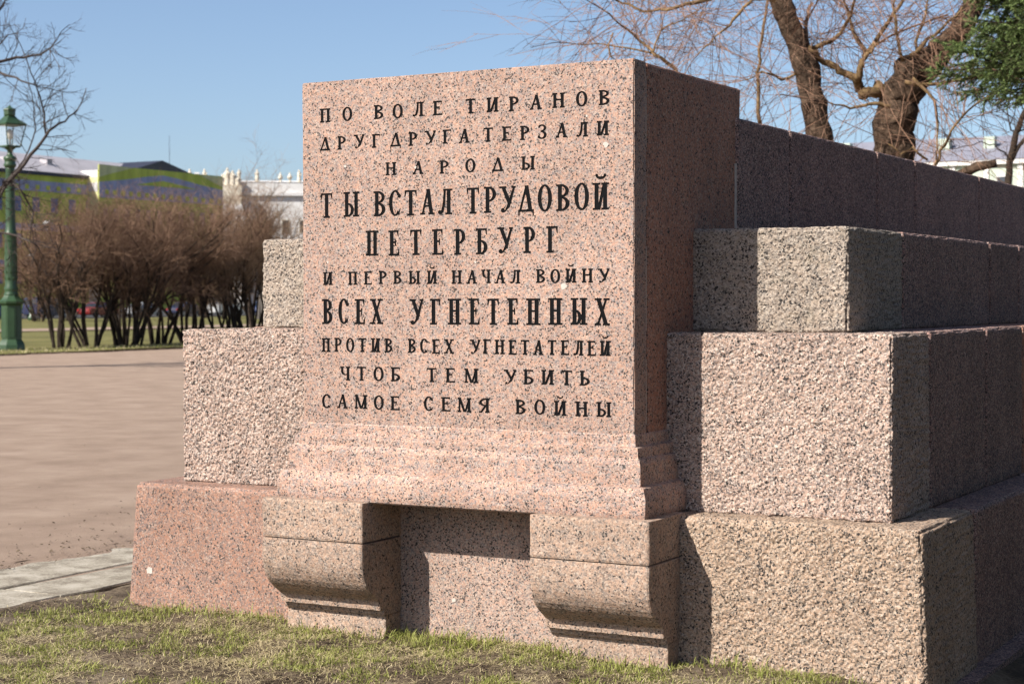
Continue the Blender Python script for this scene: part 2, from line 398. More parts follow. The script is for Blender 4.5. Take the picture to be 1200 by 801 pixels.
TEXT = [
 (2.375, 2.440, 0.9, 0.22, [('ПО', -.751, -.571), ('ВОЛЕ', -.453, -.086), ('ТИРАНОВ', .032, .739)]),
 (2.247, 2.310, 0.88, 0.22, [('ДРУГ', -.752, -.420), ('ДРУГА', -.364, .054), ('ТЕРЗАЛИ', .123, .736)]),
 (2.117, 2.177, 0.94, 0.225, [('НАРОДЫ', -.389, .378)]),
 (1.935, 2.050, 0.645, 0.165, [('ТЫ', -.750, -.534), ('ВСТАЛ', -.456, -.039), ('ТРУДОВОЙ', .035, .736)]),
 (1.755, 1.870, 0.61, 0.165, [('ПЕТЕРБУРГ', -.500, .489)]),
 (1.625, 1.686, 0.85, 0.215, [('И', -.746, -.674), ('ПЕРВЫЙ', -.598, -.117), ('НАЧАЛ', -.042, .307), ('ВОЙНУ', .382, .733)]),
 (1.444, 1.560, 0.58, 0.165, [('ВСЕХ', -.744, -.409), ('УГНЕТЕННЫХ', -.261, .735)]),
 (1.315, 1.380, 0.76, 0.2, [('ПРОТИВ', -.748, -.356), ('ВСЕХ', -.275, -.033), ('УГНЕТАТЕЛЕЙ', .052, .742)]),
 (1.185, 1.250, 0.92, 0.215, [('ЧТОБ', -.645, -.314), ('ТЕМ', -.177, .094), ('УБИТЬ', .225, .645)]),
 (1.055, 1.120, 0.9, 0.215, [('САМОЕ', -.747, -.319), ('СЕМЯ', -.190, .151), ('ВОЙНЫ', .280, .745)]),
]
def add_solid(mb, sh, fx, fz, y0, y1):
    if sh[0] == 'p':
        P2 = [(fx(u), fz(v)) for u, v in sh[1]]
        area = sum(P2[i][0] * P2[(i+1) % len(P2)][1] - P2[(i+1) % len(P2)][0] * P2[i][1] for i in range(len(P2)))
        if area < 0: P2 = P2[::-1]
        n = len(P2)
        mb.add([(x, y0, z) for x, z in P2] + [(x, y1, z) for x, z in P2],
               [tuple(range(n)), tuple(range(2*n-1, n-1, -1))] + [((i+1) % n, i, i+n, (i+1) % n + n) for i in range(n)])
    else:
        O = [(fx(u), fz(v)) for u, v in sh[1]]; I = [(fx(u), fz(v)) for u, v in sh[2]]; n = len(O)
        vs_ = [(x, y0, z) for x, z in O] + [(x, y0, z) for x, z in I] + [(x, y1, z) for x, z in O] + [(x, y1, z) for x, z in I]
        f = []
        for i in range(n):
            j = (i + 1) % n
            f += [(i, j, n+j, n+i), (2*n+j, 2*n+i, 3*n+i, 3*n+j), (j, i, 2*n+i, 2*n+j), (n+i, n+j, 3*n+j, 3*n+i)]
        mb.add(vs_, f)
rng = random.Random(5)
cut = MB(); letters = []
for (b, t_, wf, tf, words) in TEXT:
    cap = t_ - b
    for word, xa, xb in words:
        ws = [REL[c] * wf * cap for c in word]
        gap = (xb - xa - sum(ws)) / max(1, len(word) - 1)
        x = xa
        if len(word) == 1: x = (xa + xb - ws[0]) / 2
        for c, wd in zip(word, ws):
            dz = rng.uniform(-.0015, .0015); dx = rng.uniform(-.0015, .0015)
            fx = lambda u, x=x, dx=dx: x + dx + u * cap
            fz = lambda v, dz=dz: b + dz + v * cap
            g = glyph(c, wd / cap, tf * 1.04, .12 if tf > .18 else .08)
            lm = MB()
            for k, sh in enumerate(g):
                add_solid(cut, sh, fx, fz, -.012, .0060 + k * .00013)
                add_solid(lm, sh, fx, fz, .0030 + k * .00012, .0064)
            letters.append(lm)
            x += wd + gap

# ---- the inscribed slab, cut by the letters
sl = stone('inscription_slab', (-W, 0, .972), (W, .124, 2.565), None, mon, step=.10, r=.006, amp=.0, seed=31, chip=.014,
           lines={0: np.concatenate([[-W, -W+.002, -W+.004, -W+.006, -W+.02, -W+.05], np.linspace(-W+.08, W-.08, 46), [W-.05, W-.02, W-.006, W-.004, W-.002, W]]),
                  2: np.concatenate([[.972, .974, .976, .978, .99], np.linspace(1.03, 2.52, 44), [2.545, 2.559, 2.561, 2.563, 2.565]])}, smooth=False)
def cut_letters(o):
    me = o.data
    me.materials.append(G_SLAB); me.materials.append(M_PAINT)
    co = cut.build('cutter', None)
    co.data.materials.append(M_PAINT)
    for p in co.data.polygons: p.material_index = 0
    md = o.modifiers.new('cut', 'BOOLEAN'); md.object = co; md.operation = 'DIFFERENCE'; md.solver = 'EXACT'; md.use_self = True
    md.material_mode = 'TRANSFER' if hasattr(md, 'material_mode') else 'INDEX'
    dg = bpy.context.evaluated_depsgraph_get()
    me2 = bpy.data.meshes.new_from_object(o.evaluated_get(dg), depsgraph=dg)
    o.modifiers.remove(md); o.data = me2; me2.name = 'inscription_slab'
    bpy.data.objects.remove(co)
    return len(me2.polygons)
t0 = time.time(); nf = cut_letters(sl); print('letters cut: faces', nf, 'letters', len(letters), 'sec', round(time.time() - t0, 2))
for lm in letters: lm.build('letter', M_PAINT, sl)
def spot(x, y, z, r_, seed, parent, ax=1):
    rr = random.Random(seed); n = 11
    p = [(x + r_ * rr.uniform(.6, 1.1) * math.cos(2*math.pi*i/n), z + r_ * rr.uniform(.6, 1.1) * math.sin(2*math.pi*i/n)) for i in range(n)]
    mb = MB(); add_solid(mb, ('p', p), lambda u: u, lambda v: v, y - .0012, y + .004); return mb.build('mortar_patch', M_SPOT, parent)
for i, (x, z, r_) in enumerate([(.72, 2.21, .014), (-.23, 2.15, .007), (.52, 1.612, .017), (-.61, 2.17, .007), (.63, 2.335, .006), (.08, 1.72, .006), (-.71, 1.73, .006)]): spot(x, 0, z, r_, i, sl)

# ---- pier body, wall and the three courses
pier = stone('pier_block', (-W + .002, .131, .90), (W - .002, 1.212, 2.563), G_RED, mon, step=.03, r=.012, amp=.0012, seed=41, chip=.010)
mb = MB(); mb.box((-W + .012, .06, .70), (W - .012, 1.1, 2.54)); mb.box((-W + .02, .9, .2), (W - .02, 11.9, 2.38)); mb.box((-1.53, .70, .2), (1.53, 11.9, 1.83)); mb.box((-1.815, .40, .1), (1.815, 11.9, 1.37)); mb.box((-1.98, .235, -.2), (1.98, 11.9, .585))
mb.build('masonry_core', M_MORTAR, mon)
mb = MB()
for z0, z1 in ((1.02, 1.30), (1.42, 1.78), (1.95, 2.06), (2.2, 2.5)): mb.box((W - .02, .1245, z0), (W - .003, .1300, z1))
mb.build('mortar_seam', M_SPOT, pier); mb = MB(); mb.box((W - .02, 1.135, 1.875), (W + .006, 1.146, 2.2)); mb.build('mortar_seam', M_SPOT, pier)
def wall_run(js, z0, z1, xo, y0, mats, r_, amp, seed, xin=None):
    ys = [y0] + js
    for i in range(len(ys) - 1):
        g = .008
        st = .022 if i < 3 else .05
        if xin is None:
            stone('wall_stone', (-xo, ys[i] + (g if i else 0), z0), (xo, ys[i+1] - g, z1), mats[(i * 7 + seed) % len(mats)], mon, st, r_, amp, seed + i)
        else:
            stone('course_stone', (xin, ys[i] + g, z0), (xo, ys[i+1] - g, z1), mats[(i * 5 + seed) % len(mats)], mon, st, r_, amp, seed + i)
            stone('course_stone', (-xo, ys[i] + g, z0), (-xin, ys[i+1] - g, z1), mats[(i * 3 + seed + 1) % len(mats)], mon, st * 1.5, r_, amp, seed + i + 50)
G_DK = granite('granite_shade_brown', [(.24, (.11, .09, .095)), (.20, (.25, .18, .175)), (.28, (.43, .255, .215)), (.16, (.51, .34, .29)), (.12, (.64, .48, .43))], soft=.06, dark=.10, bump=.004, grain=165)  # darkened granite: shade of the flanks is put into the stone colour
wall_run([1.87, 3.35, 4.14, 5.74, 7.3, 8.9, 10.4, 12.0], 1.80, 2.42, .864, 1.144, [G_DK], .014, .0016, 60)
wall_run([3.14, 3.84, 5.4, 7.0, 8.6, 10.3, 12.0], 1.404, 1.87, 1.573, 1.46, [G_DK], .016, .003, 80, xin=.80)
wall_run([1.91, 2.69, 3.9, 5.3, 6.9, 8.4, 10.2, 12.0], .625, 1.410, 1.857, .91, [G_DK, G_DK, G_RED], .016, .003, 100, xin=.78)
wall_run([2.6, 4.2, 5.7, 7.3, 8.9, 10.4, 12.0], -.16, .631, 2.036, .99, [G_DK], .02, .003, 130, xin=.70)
F7 = .0055
def front_stone(lo, hi, mat, seed, r_, amp, batter=0.0, fine=F7, chip=.014):
    ln = {0: grid_lines(lo[0], hi[0], fine, r_), 1: graded(lo[1], hi[1], .012, .05, r_), 2: grid_lines(lo[2], hi[2], fine, r_)}
    return stone('course_stone', lo, hi, mat, mon, .02, r_, amp * .62, seed, chip, ln, batter, smooth=amp < .003)
front_stone((.70, .635, 1.403), (1.573, 1.456, 1.870), G_GREY, 201, .018, .0075)
front_stone((-1.573, .635, 1.403), (-.70, 1.456, 1.870), G_GREY, 202, .024, .0075)
front_stone((.70, .340, .626), (1.857, .906, 1.408), G_ROUGH, 203, .014, .0095)
front_stone((-1.857, .340, .626), (-.70, .906, 1.408), G_ROUGH, 204, .014, .0115)
front_stone((.602, .172, -.16), (2.030, .986, .631), G_BEIGE, 205, .024, .0085, .03)
front_stone((-2.030, .172, -.16), (-.602, .986, .631), G_ROSE, 206, .022, .0014, .045, .011)
st = front_stone((-.596, .176, -.16), (.596, .70, .625), G_BASE, 207, .012, .0018, 0, .014)
spot(-.14, .174, .18, .012, 33, mon); spot(-1.925, .1565, .19, .022, 34, mon)
mb = MB()
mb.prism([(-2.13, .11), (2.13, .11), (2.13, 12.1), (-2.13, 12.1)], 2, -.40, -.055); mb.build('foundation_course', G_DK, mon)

# ---- moulded base of the pier
prof = [(.0, .986), (.005, .980), (.007, .966), (.008, .948), (.011, .934), (.026, .930), (.029, .916), (.029, .888), (.040, .880), (.047, .862), (.048, .84), (.050, .81),
        (.051, .790), (.052, .772), (.076, .766), (.084, .748), (.092, .722), (.094, .69), (.093, .66), (.088, .641), (.080, .634)]
pp = []
for (o0, z0), (o1, z1) in zip(prof[:-1], prof[1:]):
    for k in range(2): pp.append((o0 + (o1 - o0) * k / 2, z0 + (z1 - z0) * k / 2))
pp.append(prof[-1])
V = []; cols = []
ya, xb = np.linspace(.52, 0, 26), np.linspace(-1, 1, 86)
path = [(-1, y, 'l') for y in ya[:-1]] + [(u, 0, 'f') for u in xb] + [(1, y, 'r') for y in ya[::-1][1:]]
for o_, z in pp:
    for a, y, k in path:
        if k == 'f': V.append((a * (W + o_), -o_, z))
        else: V.append((a * (W + o_), -o_ + y * (.52 + o_) / .52, z))
V = np.array(V); npth = len(path)
amp_ = .0022 * (.6 * vnoise(V, 60, 71) + .8 * vnoise(V, 18, 72)); V[:, 1] += amp_; V[:, 0] += amp_ * .5
cornr = np.minimum(np.abs(np.abs(V[:, 0]) - W - .05), 1); ck = np.exp(-(cornr / .05) ** 2) * np.exp(-((V[:, 1] + .05) / .05) ** 2) * np.maximum(0, vnoise(V, 22, 73)) * .02
V[:, 0] -= np.sign(V[:, 0]) * ck; V[:, 1] += ck
F = [(j*npth+i, (j+1)*npth+i, (j+1)*npth+i+1, j*npth+i+1) for j in range(len(pp)-1) for i in range(npth-1)]
mo = mesh_np('base_moulding', V, np.array(F), G_SLAB, mon, False)
mb = MB(); mb.prism([(-W-.07, -.07), (W+.07, -.07), (W+.07, .5), (-W-.07, .5)], 2, .636, .66); mb.build('moulding_soffit', G_BASE, mo)

# ---- the two scroll brackets
def extrude_x(name, poly, x0, x1, mat, parent, seed, amp=.0018, n=44):
    P2 = []
    for (y0, z0), (y1, z1) in zip(poly, poly[1:] + poly[:1]):
        m = max(1, int(math.hypot(y1 - y0, z1 - z0) / .012)); m = min(m, 60)
        for k in range(m): P2.append((y0 + (y1 - y0) * k / m, z0 + (z1 - z0) * k / m))
    xs = np.concatenate([[x0, x0 + .003], np.linspace(x0 + .010, x1 - .010, n), [x1 - .003, x1]]); k = len(P2)
    inn = np.array([.006, .0025] + [0] * n + [.0025, .006])
    cy, cz = np.mean([p[0] for p in P2]), np.mean([p[1] for p in P2])
    V = np.array([(x, y + (cy - y) * i_ / .15, z + (cz - z) * i_ / .3) for x, i_ in zip(xs, inn) for y, z in P2])
    d = amp * (.7 * vnoise(V, 60, seed) + .7 * vnoise(V, 20, seed + 1)); V[:, 1] += d; V[:, 2] += d * .4
    V[:, 0] += np.where((V[:, 0] < x0 + .005) | (V[:, 0] > x1 - .005), 1, 0) * amp * vnoise(V, 30, seed + 2)
    nx = len(xs)
    fs = [(i*k+j, (i+1)*k+j, (i+1)*k+(j+1) % k, i*k+(j+1) % k) for i in range(nx-1) for j in range(k)]
    fs += [tuple(range(k)), tuple((nx-1)*k + j for j in range(k))[::-1]]
    me = bpy.data.meshes.new(name); me.from_pydata(V.tolist(), [], fs); me.update()
    bm = bmesh.new(); bm.from_mesh(me); bmesh.ops.recalc_face_normals(bm, faces=bm.faces[:]); bm.to_mesh(me); bm.free()
    return link(name, me, mat, parent)
scroll = [(-.147, .4555), (-.150, .43), (-.150, .37), (-.148, .345), (-.142, .318), (-.131, .290), (-.115, .263), (-.093, .238), (-.065, .214), (-.035, .194), (-.013, .178), (-.007, .166), (-.004, .136),
          (.026, .130), (.029, .110), (.034, .104), (.22, .104), (.22, .4555)]
for x0, x1, sd_ in ((-.987, -.427, 300), (.427, .987, 310)):
    c = extrude_x('bracket', scroll, x0, x1, G_CONS, mon, sd_)
    extrude_x('bracket_cap', [(-.146, .641), (-.149, .628), (-.150, .600), (-.149, .470), (-.146, .4605), (.22, .4605), (.22, .641)], x0 + .001, x1 - .001, G_CONS, c, sd_ + 3)
    extrude_x('bracket_foot', [(.046, .1055), (.044, .0), (.040, -.15), (.22, -.15), (.22, .1055)], x0 + .003, x1 - .003, G_CONS, c, sd_ + 6)
    mb = MB(); mb.box((x0 + .012, -.135, .454), (x1 - .012, .2, .462)); mb.build('mortar_joint', M_MORTAR, c)

# ------------------------------------------------------------------ ground
def ground_mat(name, c1, c2, c3, s1=1.2, s2=35.0, bump=.01, rough=.95, spread=.12):
    m, n, l, b = new_mat(name)
    tc = n.new('ShaderNodeTexCoord')
    a = n.new('ShaderNodeTexNoise'); a.inputs['Scale'].default_value = s1; a.inputs['Detail'].default_value = 8; a.inputs['Roughness'].default_value = .62
    f = n.new('ShaderNodeTexNoise'); f.inputs['Scale'].default_value = s2; f.inputs['Detail'].default_value = 6; f.inputs['Roughness'].default_value = .7
    l.new(tc.outputs['Object'], a.inputs['Vector']); l.new(tc.outputs['Object'], f.inputs['Vector'])
    ad = n.new('ShaderNodeMath'); ad.operation = 'MULTIPLY_ADD'; ad.inputs[1].default_value = .6
    l.new(f.outputs['Fac'], ad.inputs[0]); l.new(a.outputs['Fac'], ad.inputs[2])
    rp = ramp(n, [(.8 - spread, c1), (.8, c2), (.8 + spread, c3)]); l.new(ad.outputs[0], rp.inputs[0]); l.new(rp.outputs[0], b.inputs['Base Color'])
    b.inputs['Roughness'].default_value = rough; b.inputs['Specular IOR Level'].default_value = .15
    bp = n.new('ShaderNodeBump'); bp.inputs['Distance'].default_value = bump; bp.inputs['Strength'].default_value = 1
    l.new(f.outputs['Fac'], bp.inputs['Height']); l.new(bp.outputs[0], b.inputs['Normal'])
    return m
M_SOIL = ground_mat('soil', (.075, .055, .038), (.155, .115, .078), (.25, .20, .14), 2.5, 60, .012)
M_SAND = ground_mat('pink_sand', (.30, .215, .165), (.40, .295, .225), (.48, .365, .285), 1.6, 110, .012, spread=.26)
M_LAWN = ground_mat('spring_lawn', (.13, .115, .045), (.185, .175, .06), (.25, .22, .09), .35, 9, .05, spread=.16)
M_PAVE = ground_mat('worn_paving', (.25, .215, .17), (.40, .36, .29), (.52, .475, .40), 5.0, 60, .006, spread=.13)
M_ASPH = ground_mat('asphalt', (.045, .045, .05), (.06, .06, .065), (.08, .08, .08), 1, 30, .004)
def uneven(a, b, fa, fb, fine, out):
    v = list(np.arange(fa, fb + 1e-6, fine)); s = fine; x = fa
    lo = []
    while x > a: s = min(out, s * 1.35); x -= s; lo.append(x)
    s = fine; x = v[-1]; hi = []
    while x < b: s = min(out, s * 1.35); x += s; hi.append(x)
    return np.array(lo[::-1] + v + hi)
def sheet(name, X, Y, zf, mat):
    A, B = np.meshgrid(X, Y, indexing='ij'); P = np.stack([A.ravel(), B.ravel(), np.zeros(A.size)], -1)
    P = zf(P); ny = len(Y)
    i = np.arange(len(X) - 1)[:, None] * ny + np.arange(ny - 1)[None, :]
    F = np.stack([i, i + ny, i + ny + 1, i + 1], -1).reshape(-1, 4)
    o = mesh_np(name, P, F, mat, None, True); return tag(o, kind='structure')
def ground_z(P):
    P = np.asarray(P, float)
    Q = P.copy(); Q[:, 2] = 0
    near = np.clip((7 - np.hypot(P[:, 0] + .3, P[:, 1] + .7)) / 3, 0, 1)
    z = near * (.012 * vnoise(Q, 2.3, 5) + .010 * vnoise(Q, 9, 6) + .007 * vnoise(Q, 24, 8))
    side = np.clip((P[:, 0] - 1.7) / .5, 0, 1) * np.clip((P[:, 1] + .9) / .8, 0, 1); z = z - .10 * side
    z = z - .012 * np.clip((-2.45 - P[:, 0]) / .15, 0, 1) - .03 * np.clip((-2.62 - P[:, 0]) / .1, 0, 1)
    # the turf rises a little against the stone
    z = z + .012 * np.exp(-((P[:, 1] - .10) / .12) ** 2) * (np.abs(P[:, 0]) < 2.1)
    return z
def gz(P): P[:, 2] = ground_z(P); return P
sheet('ground', uneven(-1400, 900, -3.4, 3.0, .04, 120), uneven(-500, 1600, -2.4, .6, .04, 120), gz, M_SOIL)
def sandz(P):
    e = (P[:, 0] > -3.6); Q = P.copy(); Q[:, 2] = 0
    P[:, 0] += e * (.07 * vnoise(Q, 2.2, 31) + .035 * vnoise(Q, 7, 32) + .03 * vnoise(Q, 17, 33))
    f = P[:, 0] < -32.5; P[:, 0] += f * (.35 * vnoise(Q, .35, 34) + .18 * vnoise(Q, 1.5, 35))
    P[:, 2] = .010 + .004 * vnoise(Q, 1.1, 36) - .030 * np.clip((Q[:, 0] + 3.62) / .27, 0, 1); return P
sheet('sand_square', np.concatenate([np.linspace(-33.2, -32.6, 3), np.linspace(-32, -4.4, 40), np.linspace(-4.2, -3.35, 22)]), np.concatenate([np.linspace(-80, -3, 30), np.linspace(-2.9, 5, 150), np.linspace(5.2, 70, 160), np.linspace(72, 300, 40)]), sandz, M_SAND)
def lawnz(P):
    Q = P.copy(); Q[:, 2] = 0
    f = P[:, 0] > -34; P[:, 0] += f * (.3 * vnoise(Q, .5, 44) + .2 * vnoise(Q, 2.1, 45))
    P[:, 2] = .02 + .03 * vnoise(Q, .3, 46) + .03 * f; return P
sheet('lawn', np.concatenate([np.linspace(-108, -40, 60), np.linspace(-39, -33.2, 30)]), np.concatenate([np.linspace(-80, 20, 30), np.linspace(20.4, 60, 160), np.linspace(61, 300, 60)]), lawnz, M_LAWN)
tag(mesh('park_path', [(-66.5, -80, .066), (-60.5, -80, .066), (-60.5, 300, .066), (-66.5, 300, .066)], [(0, 1, 2, 3)], M_SAND), kind='structure')
tag(mesh('road', [(-142, -80, .03), (-109, -80, .03), (-109, 320, .03), (-142, 320, .03)], [(0, 1, 2, 3)], M_ASPH), kind='structure')
kb = MB(); kb.box((-109.2, -80, -.1), (-108.8, 320, .14)); tag(kb.build('kerb', M_PAVE), kind='structure')

# paving strip beside the monument: worn slabs of unequal size
rr = random.Random(77)
pav = empty('pavement', (0, 0, 0)); tag(pav, kind='structure')
for (xa, xb2, y0, lens) in ((-3.62, -3.02, -5.0, (1.3, .95, 1.1, 1.25, .9, 1.3, 1.1, 1.2, 1.0, 1.3, 1.2, 1.2, 1.1, 1.2)), (-3.028, -2.56, -5.4, (1.1, 1.3, .85, 1.15, 1.25, 1.05, 1.3, 1.1, 1.2, 1.1, 1.0, 1.2, 1.3, 1.2))):
    y = y0
    for k, ln in enumerate(lens):
        def side(p, q, n):
            return [(p[0] + (q[0] - p[0]) * i / n + rr.uniform(-.012, .012), p[1] + (q[1] - p[1]) * i / n + rr.uniform(-.012, .012)) for i in range(n)]
        c = [(xa + rr.uniform(0, .03), y), (xb2 - rr.uniform(0, .05), y + rr.uniform(-.02, .02)), (xb2 - rr.uniform(0, .05), y + ln - .006), (xa + rr.uniform(0, .03), y + ln - .006)]
        poly = side(c[0], c[1], 4) + side(c[1], c[2], 7) + side(c[2], c[3], 4) + side(c[3], c[0], 7)
        tz = rr.uniform(-.006, .006); n = len(poly); cx, cy = sum(p[0] for p in poly) / n, sum(p[1] for p in poly) / n
        tl = (rr.uniform(-.01, .01), rr.uniform(-.008, .008)); zt = lambda p: -.002 + tz * .6 + (p[0] - cx) * tl[0] + (p[1] - cy) * tl[1]
        vs_ = [(p[0], p[1], -.06) for p in poly] + [(p[0], p[1], zt(p) - .008) for p in poly] + [(p[0] + (cx - p[0]) * .025, p[1] + (cy - p[1]) * .018, zt(p)) for p in poly]
        fs = [(i, (i+1) % n, n + (i+1) % n, n + i) for i in range(n)] + [(n+i, n + (i+1) % n, 2*n + (i+1) % n, 2*n + i) for i in range(n)] + [tuple(range(2*n, 3*n))]
        mesh('paving_slab', vs_, fs, M_PAVE, pav)
        y += ln

tag(mesh('joint_sand', [(-3.6, -5.4, -.011), (-2.585, -5.4, -.011), (-2.585, 10.6, -.011), (-3.6, 10.6, -.011)], [(0, 1, 2, 3)], M_SAND), kind='structure')
# ------------------------------------------------------------------ near grass, straw and litter
nrg = np.random.default_rng(11)
def leaf_mat(name, c1, c2, sub=.0):
    m, n, l, b = new_mat(name)
    oi = n.new('ShaderNodeTexCoord'); no = n.new('ShaderNodeTexNoise'); no.inputs['Scale'].default_value = 45; no.inputs['Detail'].default_value = 2
    l.new(oi.outputs['Object'], no.inputs['Vector']); rp = ramp(n, [(.35, c1), (.65, c2)]); l.new(no.outputs['Fac'], rp.inputs[0]); l.new(rp.outputs[0], b.inputs['Base Color'])
    b.inputs['Roughness'].default_value = .6; b.inputs['Specular IOR Level'].default_value = .25
    if sub:
        tr = n.new('ShaderNodeBsdfTranslucent'); l.new(rp.outputs[0], tr.inputs['Color']); ms = n.new('ShaderNodeMixShader'); ms.inputs[0].default_value = sub
        out = [x for x in n if x.type == 'OUTPUT_MATERIAL'][0]; l.new(b.outputs[0], ms.inputs[1]); l.new(tr.outputs[0], ms.inputs[2]); l.new(ms.outputs[0], out.inputs['Surface'])
    return m
M_GRASS = leaf_mat('fresh_grass', (.24, .28, .055), (.52, .52, .16), .3)
M_STRAW = leaf_mat('straw', (.50, .40, .21), (.80, .68, .42), .2)
M_LITTER = leaf_mat('leaf_litter', (.075, .052, .034), (.20, .145, .095), 0)
def free_xy(n, x0, x1, y0, y1):
    P = np.stack([nrg.uniform(x0, x1, n), nrg.uniform(y0, y1, n), np.zeros(n)], -1)
    x, y = P[:, 0], P[:, 1]
    lim = np.where(np.abs(x) < .425, .165, np.where(np.abs(x) < .99, .035, .125))
    ok = ((y < lim) | (np.abs(x) > 2.10)) & (x > -2.52)
    return P[ok]
def blades(name, P, hmin, hmax, wid, lean, mat):
    n = len(P); h = nrg.uniform(hmin, hmax, n) ; a = nrg.uniform(0, 2 * np.pi, n); ln = nrg.uniform(lean * .2, lean, n); b_ = nrg.uniform(0, 2 * np.pi, n)
    P = P.copy(); P[:, 2] = ground_z(P) - .004
    dw = np.stack([np.cos(a), np.sin(a), 0 * a], -1) * wid * nrg.uniform(.6, 1.3, n)[:, None]
    dl = np.stack([np.cos(b_), np.sin(b_), 0 * a], -1) * (h * ln)[:, None]
    up = np.zeros((n, 3)); up[:, 2] = h * np.sqrt(np.maximum(.04, 1 - ln ** 2 * .8))
    m = P + dl * .35 + up * .6; t = P + dl + up
    V = np.stack([P - dw, P + dw, m - dw * .8, m + dw * .8, t], 1).reshape(-1, 3)
    i = np.arange(n)[:, None] * 5
    F = np.concatenate([i + [0, 1, 3], i + [0, 3, 2], i + [2, 3, 4]])
    return mesh_np(name, V, F, mat, None, False)
def keep(P, dens): return P[nrg.uniform(0, 1, len(P)) < dens]
def patch(P, f, s): return np.clip(vnoise(np.c_[P[:, 0], P[:, 1], 0 * P[:, 0]], f, s) * 1.4 + .5, 0, 1)
P = free_xy(220000, -2.6, 2.9, -2.3, .30)
x, y = P[:, 0], P[:, 1]
edge = np.exp(-np.maximum(0, np.where(np.abs(x) < .99, .0, .10) - y) / .13) * (np.abs(x) < 2.12)
leftdry = np.clip((x + 2.55) / .5, 0, 1) * np.clip(1.15 - .25 * np.maximum(0, x - .2), .45, 1)
d = np.clip((patch(P, 3.2, 51) * patch(P, 9, 52) * .85 + .9 * edge * patch(P, 5, 53)) * leftdry, 0, 1)
g1 = keep(P, np.clip(d * 1.45, 0, .97))
tag(blades('grass', g1, .010, .046, .0021, 1.5, M_GRASS), 'short fresh green grass growing patchily before the granite base', 'grass', kind='stuff')
edge2 = np.exp(-np.maximum(0, np.where(np.abs(P[:, 0]) < .99, .03, .11) - P[:, 1]) / .05) * (np.abs(P[:, 0]) < 2.12)
g2 = keep(P, np.clip(edge2 * patch(P, 4, 57) * .30, 0, 1))
tag(blades('tall_grass', g2, .03, .085, .0023, 1.1, M_GRASS), 'taller green grass tufts along the foot of the granite', 'grass', kind='stuff')
P = free_xy(150000, -2.6, 2.9, -2.3, .30)
d = np.clip(.18 + patch(P, 4, 55) * .7, 0, 1) * np.clip((P[:, 0] + 2.6) / .9, .12, 1)
tag(blades('dry_grass', keep(P, d * .45), .008, .034, .0018, 1.6, M_STRAW), 'short dry straw coloured grass stubble on the soil', 'grass', kind='stuff')
def strands(name, P, l0, l1, wid, mat, label):
    """dead stalks lying flat in a mat"""
    n = len(P); ln = nrg.uniform(l0, l1, n); a = nrg.uniform(0, 2 * np.pi, n); bend = nrg.normal(0, .5, n)
    P = P.copy(); P[:, 2] = ground_z(P) + nrg.uniform(.001, .014, n)
    d0 = np.stack([np.cos(a), np.sin(a), nrg.uniform(-.1, .35, n)], -1) * (ln * .5)[:, None]; d1 = np.stack([np.cos(a + bend), np.sin(a + bend), nrg.uniform(-.35, .2, n)], -1) * (ln * .5)[:, None]
    w_ = np.stack([-np.sin(a), np.cos(a), 0 * a], -1) * wid
    V = np.stack([P - w_, P + w_, P + d0 - w_ * .9, P + d0 + w_ * .9, P + d0 + d1], 1).reshape(-1, 3); i = np.arange(n)[:, None] * 5
    return tag(mesh_np(name, V, np.concatenate([i + [0, 1, 3], i + [0, 3, 2], i + [2, 3, 4]]), mat), label, 'grass', kind='stuff')
P = free_xy(110000, -2.6, 2.9, -2.3, .25)
strands('straw_mat', keep(P, (.10 + .75 * patch(P, 5, 61) * patch(P, 1.6, 62)) * np.clip((P[:, 0] + 2.6) / .8, .12, 1)), .02, .075, .0014, M_STRAW, 'tangled mat of flattened straw between the green tufts')
P = free_xy(40000, -2.6, 2.9, -2.3, .25)
strands('dead_stalks', keep(P, .2 + .6 * patch(P, 4, 63)), .015, .06, .0017, M_LITTER, 'dark rotted grass stalks lying on the soil')
def flakes(name, P, s0, s1, mat, label, cat, z=.004):
    n = len(P); s = nrg.uniform(s0, s1, n)[:, None]; a = nrg.uniform(0, 2 * np.pi, n)
    u = np.stack([np.cos(a), np.sin(a), nrg.uniform(-.5, .5, n)], -1) * s; v = np.stack([-np.sin(a), np.cos(a), nrg.uniform(-.5, .5, n)], -1) * s * nrg.uniform(.25, .7, n)[:, None]
    P = P.copy(); P[:, 2] += z + s[:, 0] * .3
    V = np.stack([P - u, P - v, P + u, P + v], 1).reshape(-1, 3); i = np.arange(n)[:, None] * 4
    return tag(mesh_np(name, V, np.concatenate([i + [0, 1, 2], i + [0, 2, 3]]), mat), label, cat, kind='stuff')
P = free_xy(16000, -2.6, 2.9, -2.3, .25); P[:, 2] = ground_z(P)
flakes('leaf_litter', keep(P, .25 + .6 * patch(P, 3, 58)), .004, .014, M_LITTER, 'brown crumbs of old leaves lying among the grass', 'leaf litter')
P = free_xy(300, -2.6, 2.9, -2.3, .25); P[:, 2] = ground_z(P)
flakes('pale_scraps', P[:90], .006, .012, plain('pale_scrap', (.6, .57, .52), .8), 'tiny pale stone chips strewn over the soil', 'stone chips')
n_ = 2600
P = np.stack([-3.4 - np.abs(nrg.normal(0, 1, n_)) ** 1.6 * .6, nrg.uniform(-3, 8, n_), np.full(n_, .012)], -1)
flakes('windblown_debris', P, .004, .016, M_LITTER, 'dark windblown crumbs scattered on the pink sand', 'leaf litter')

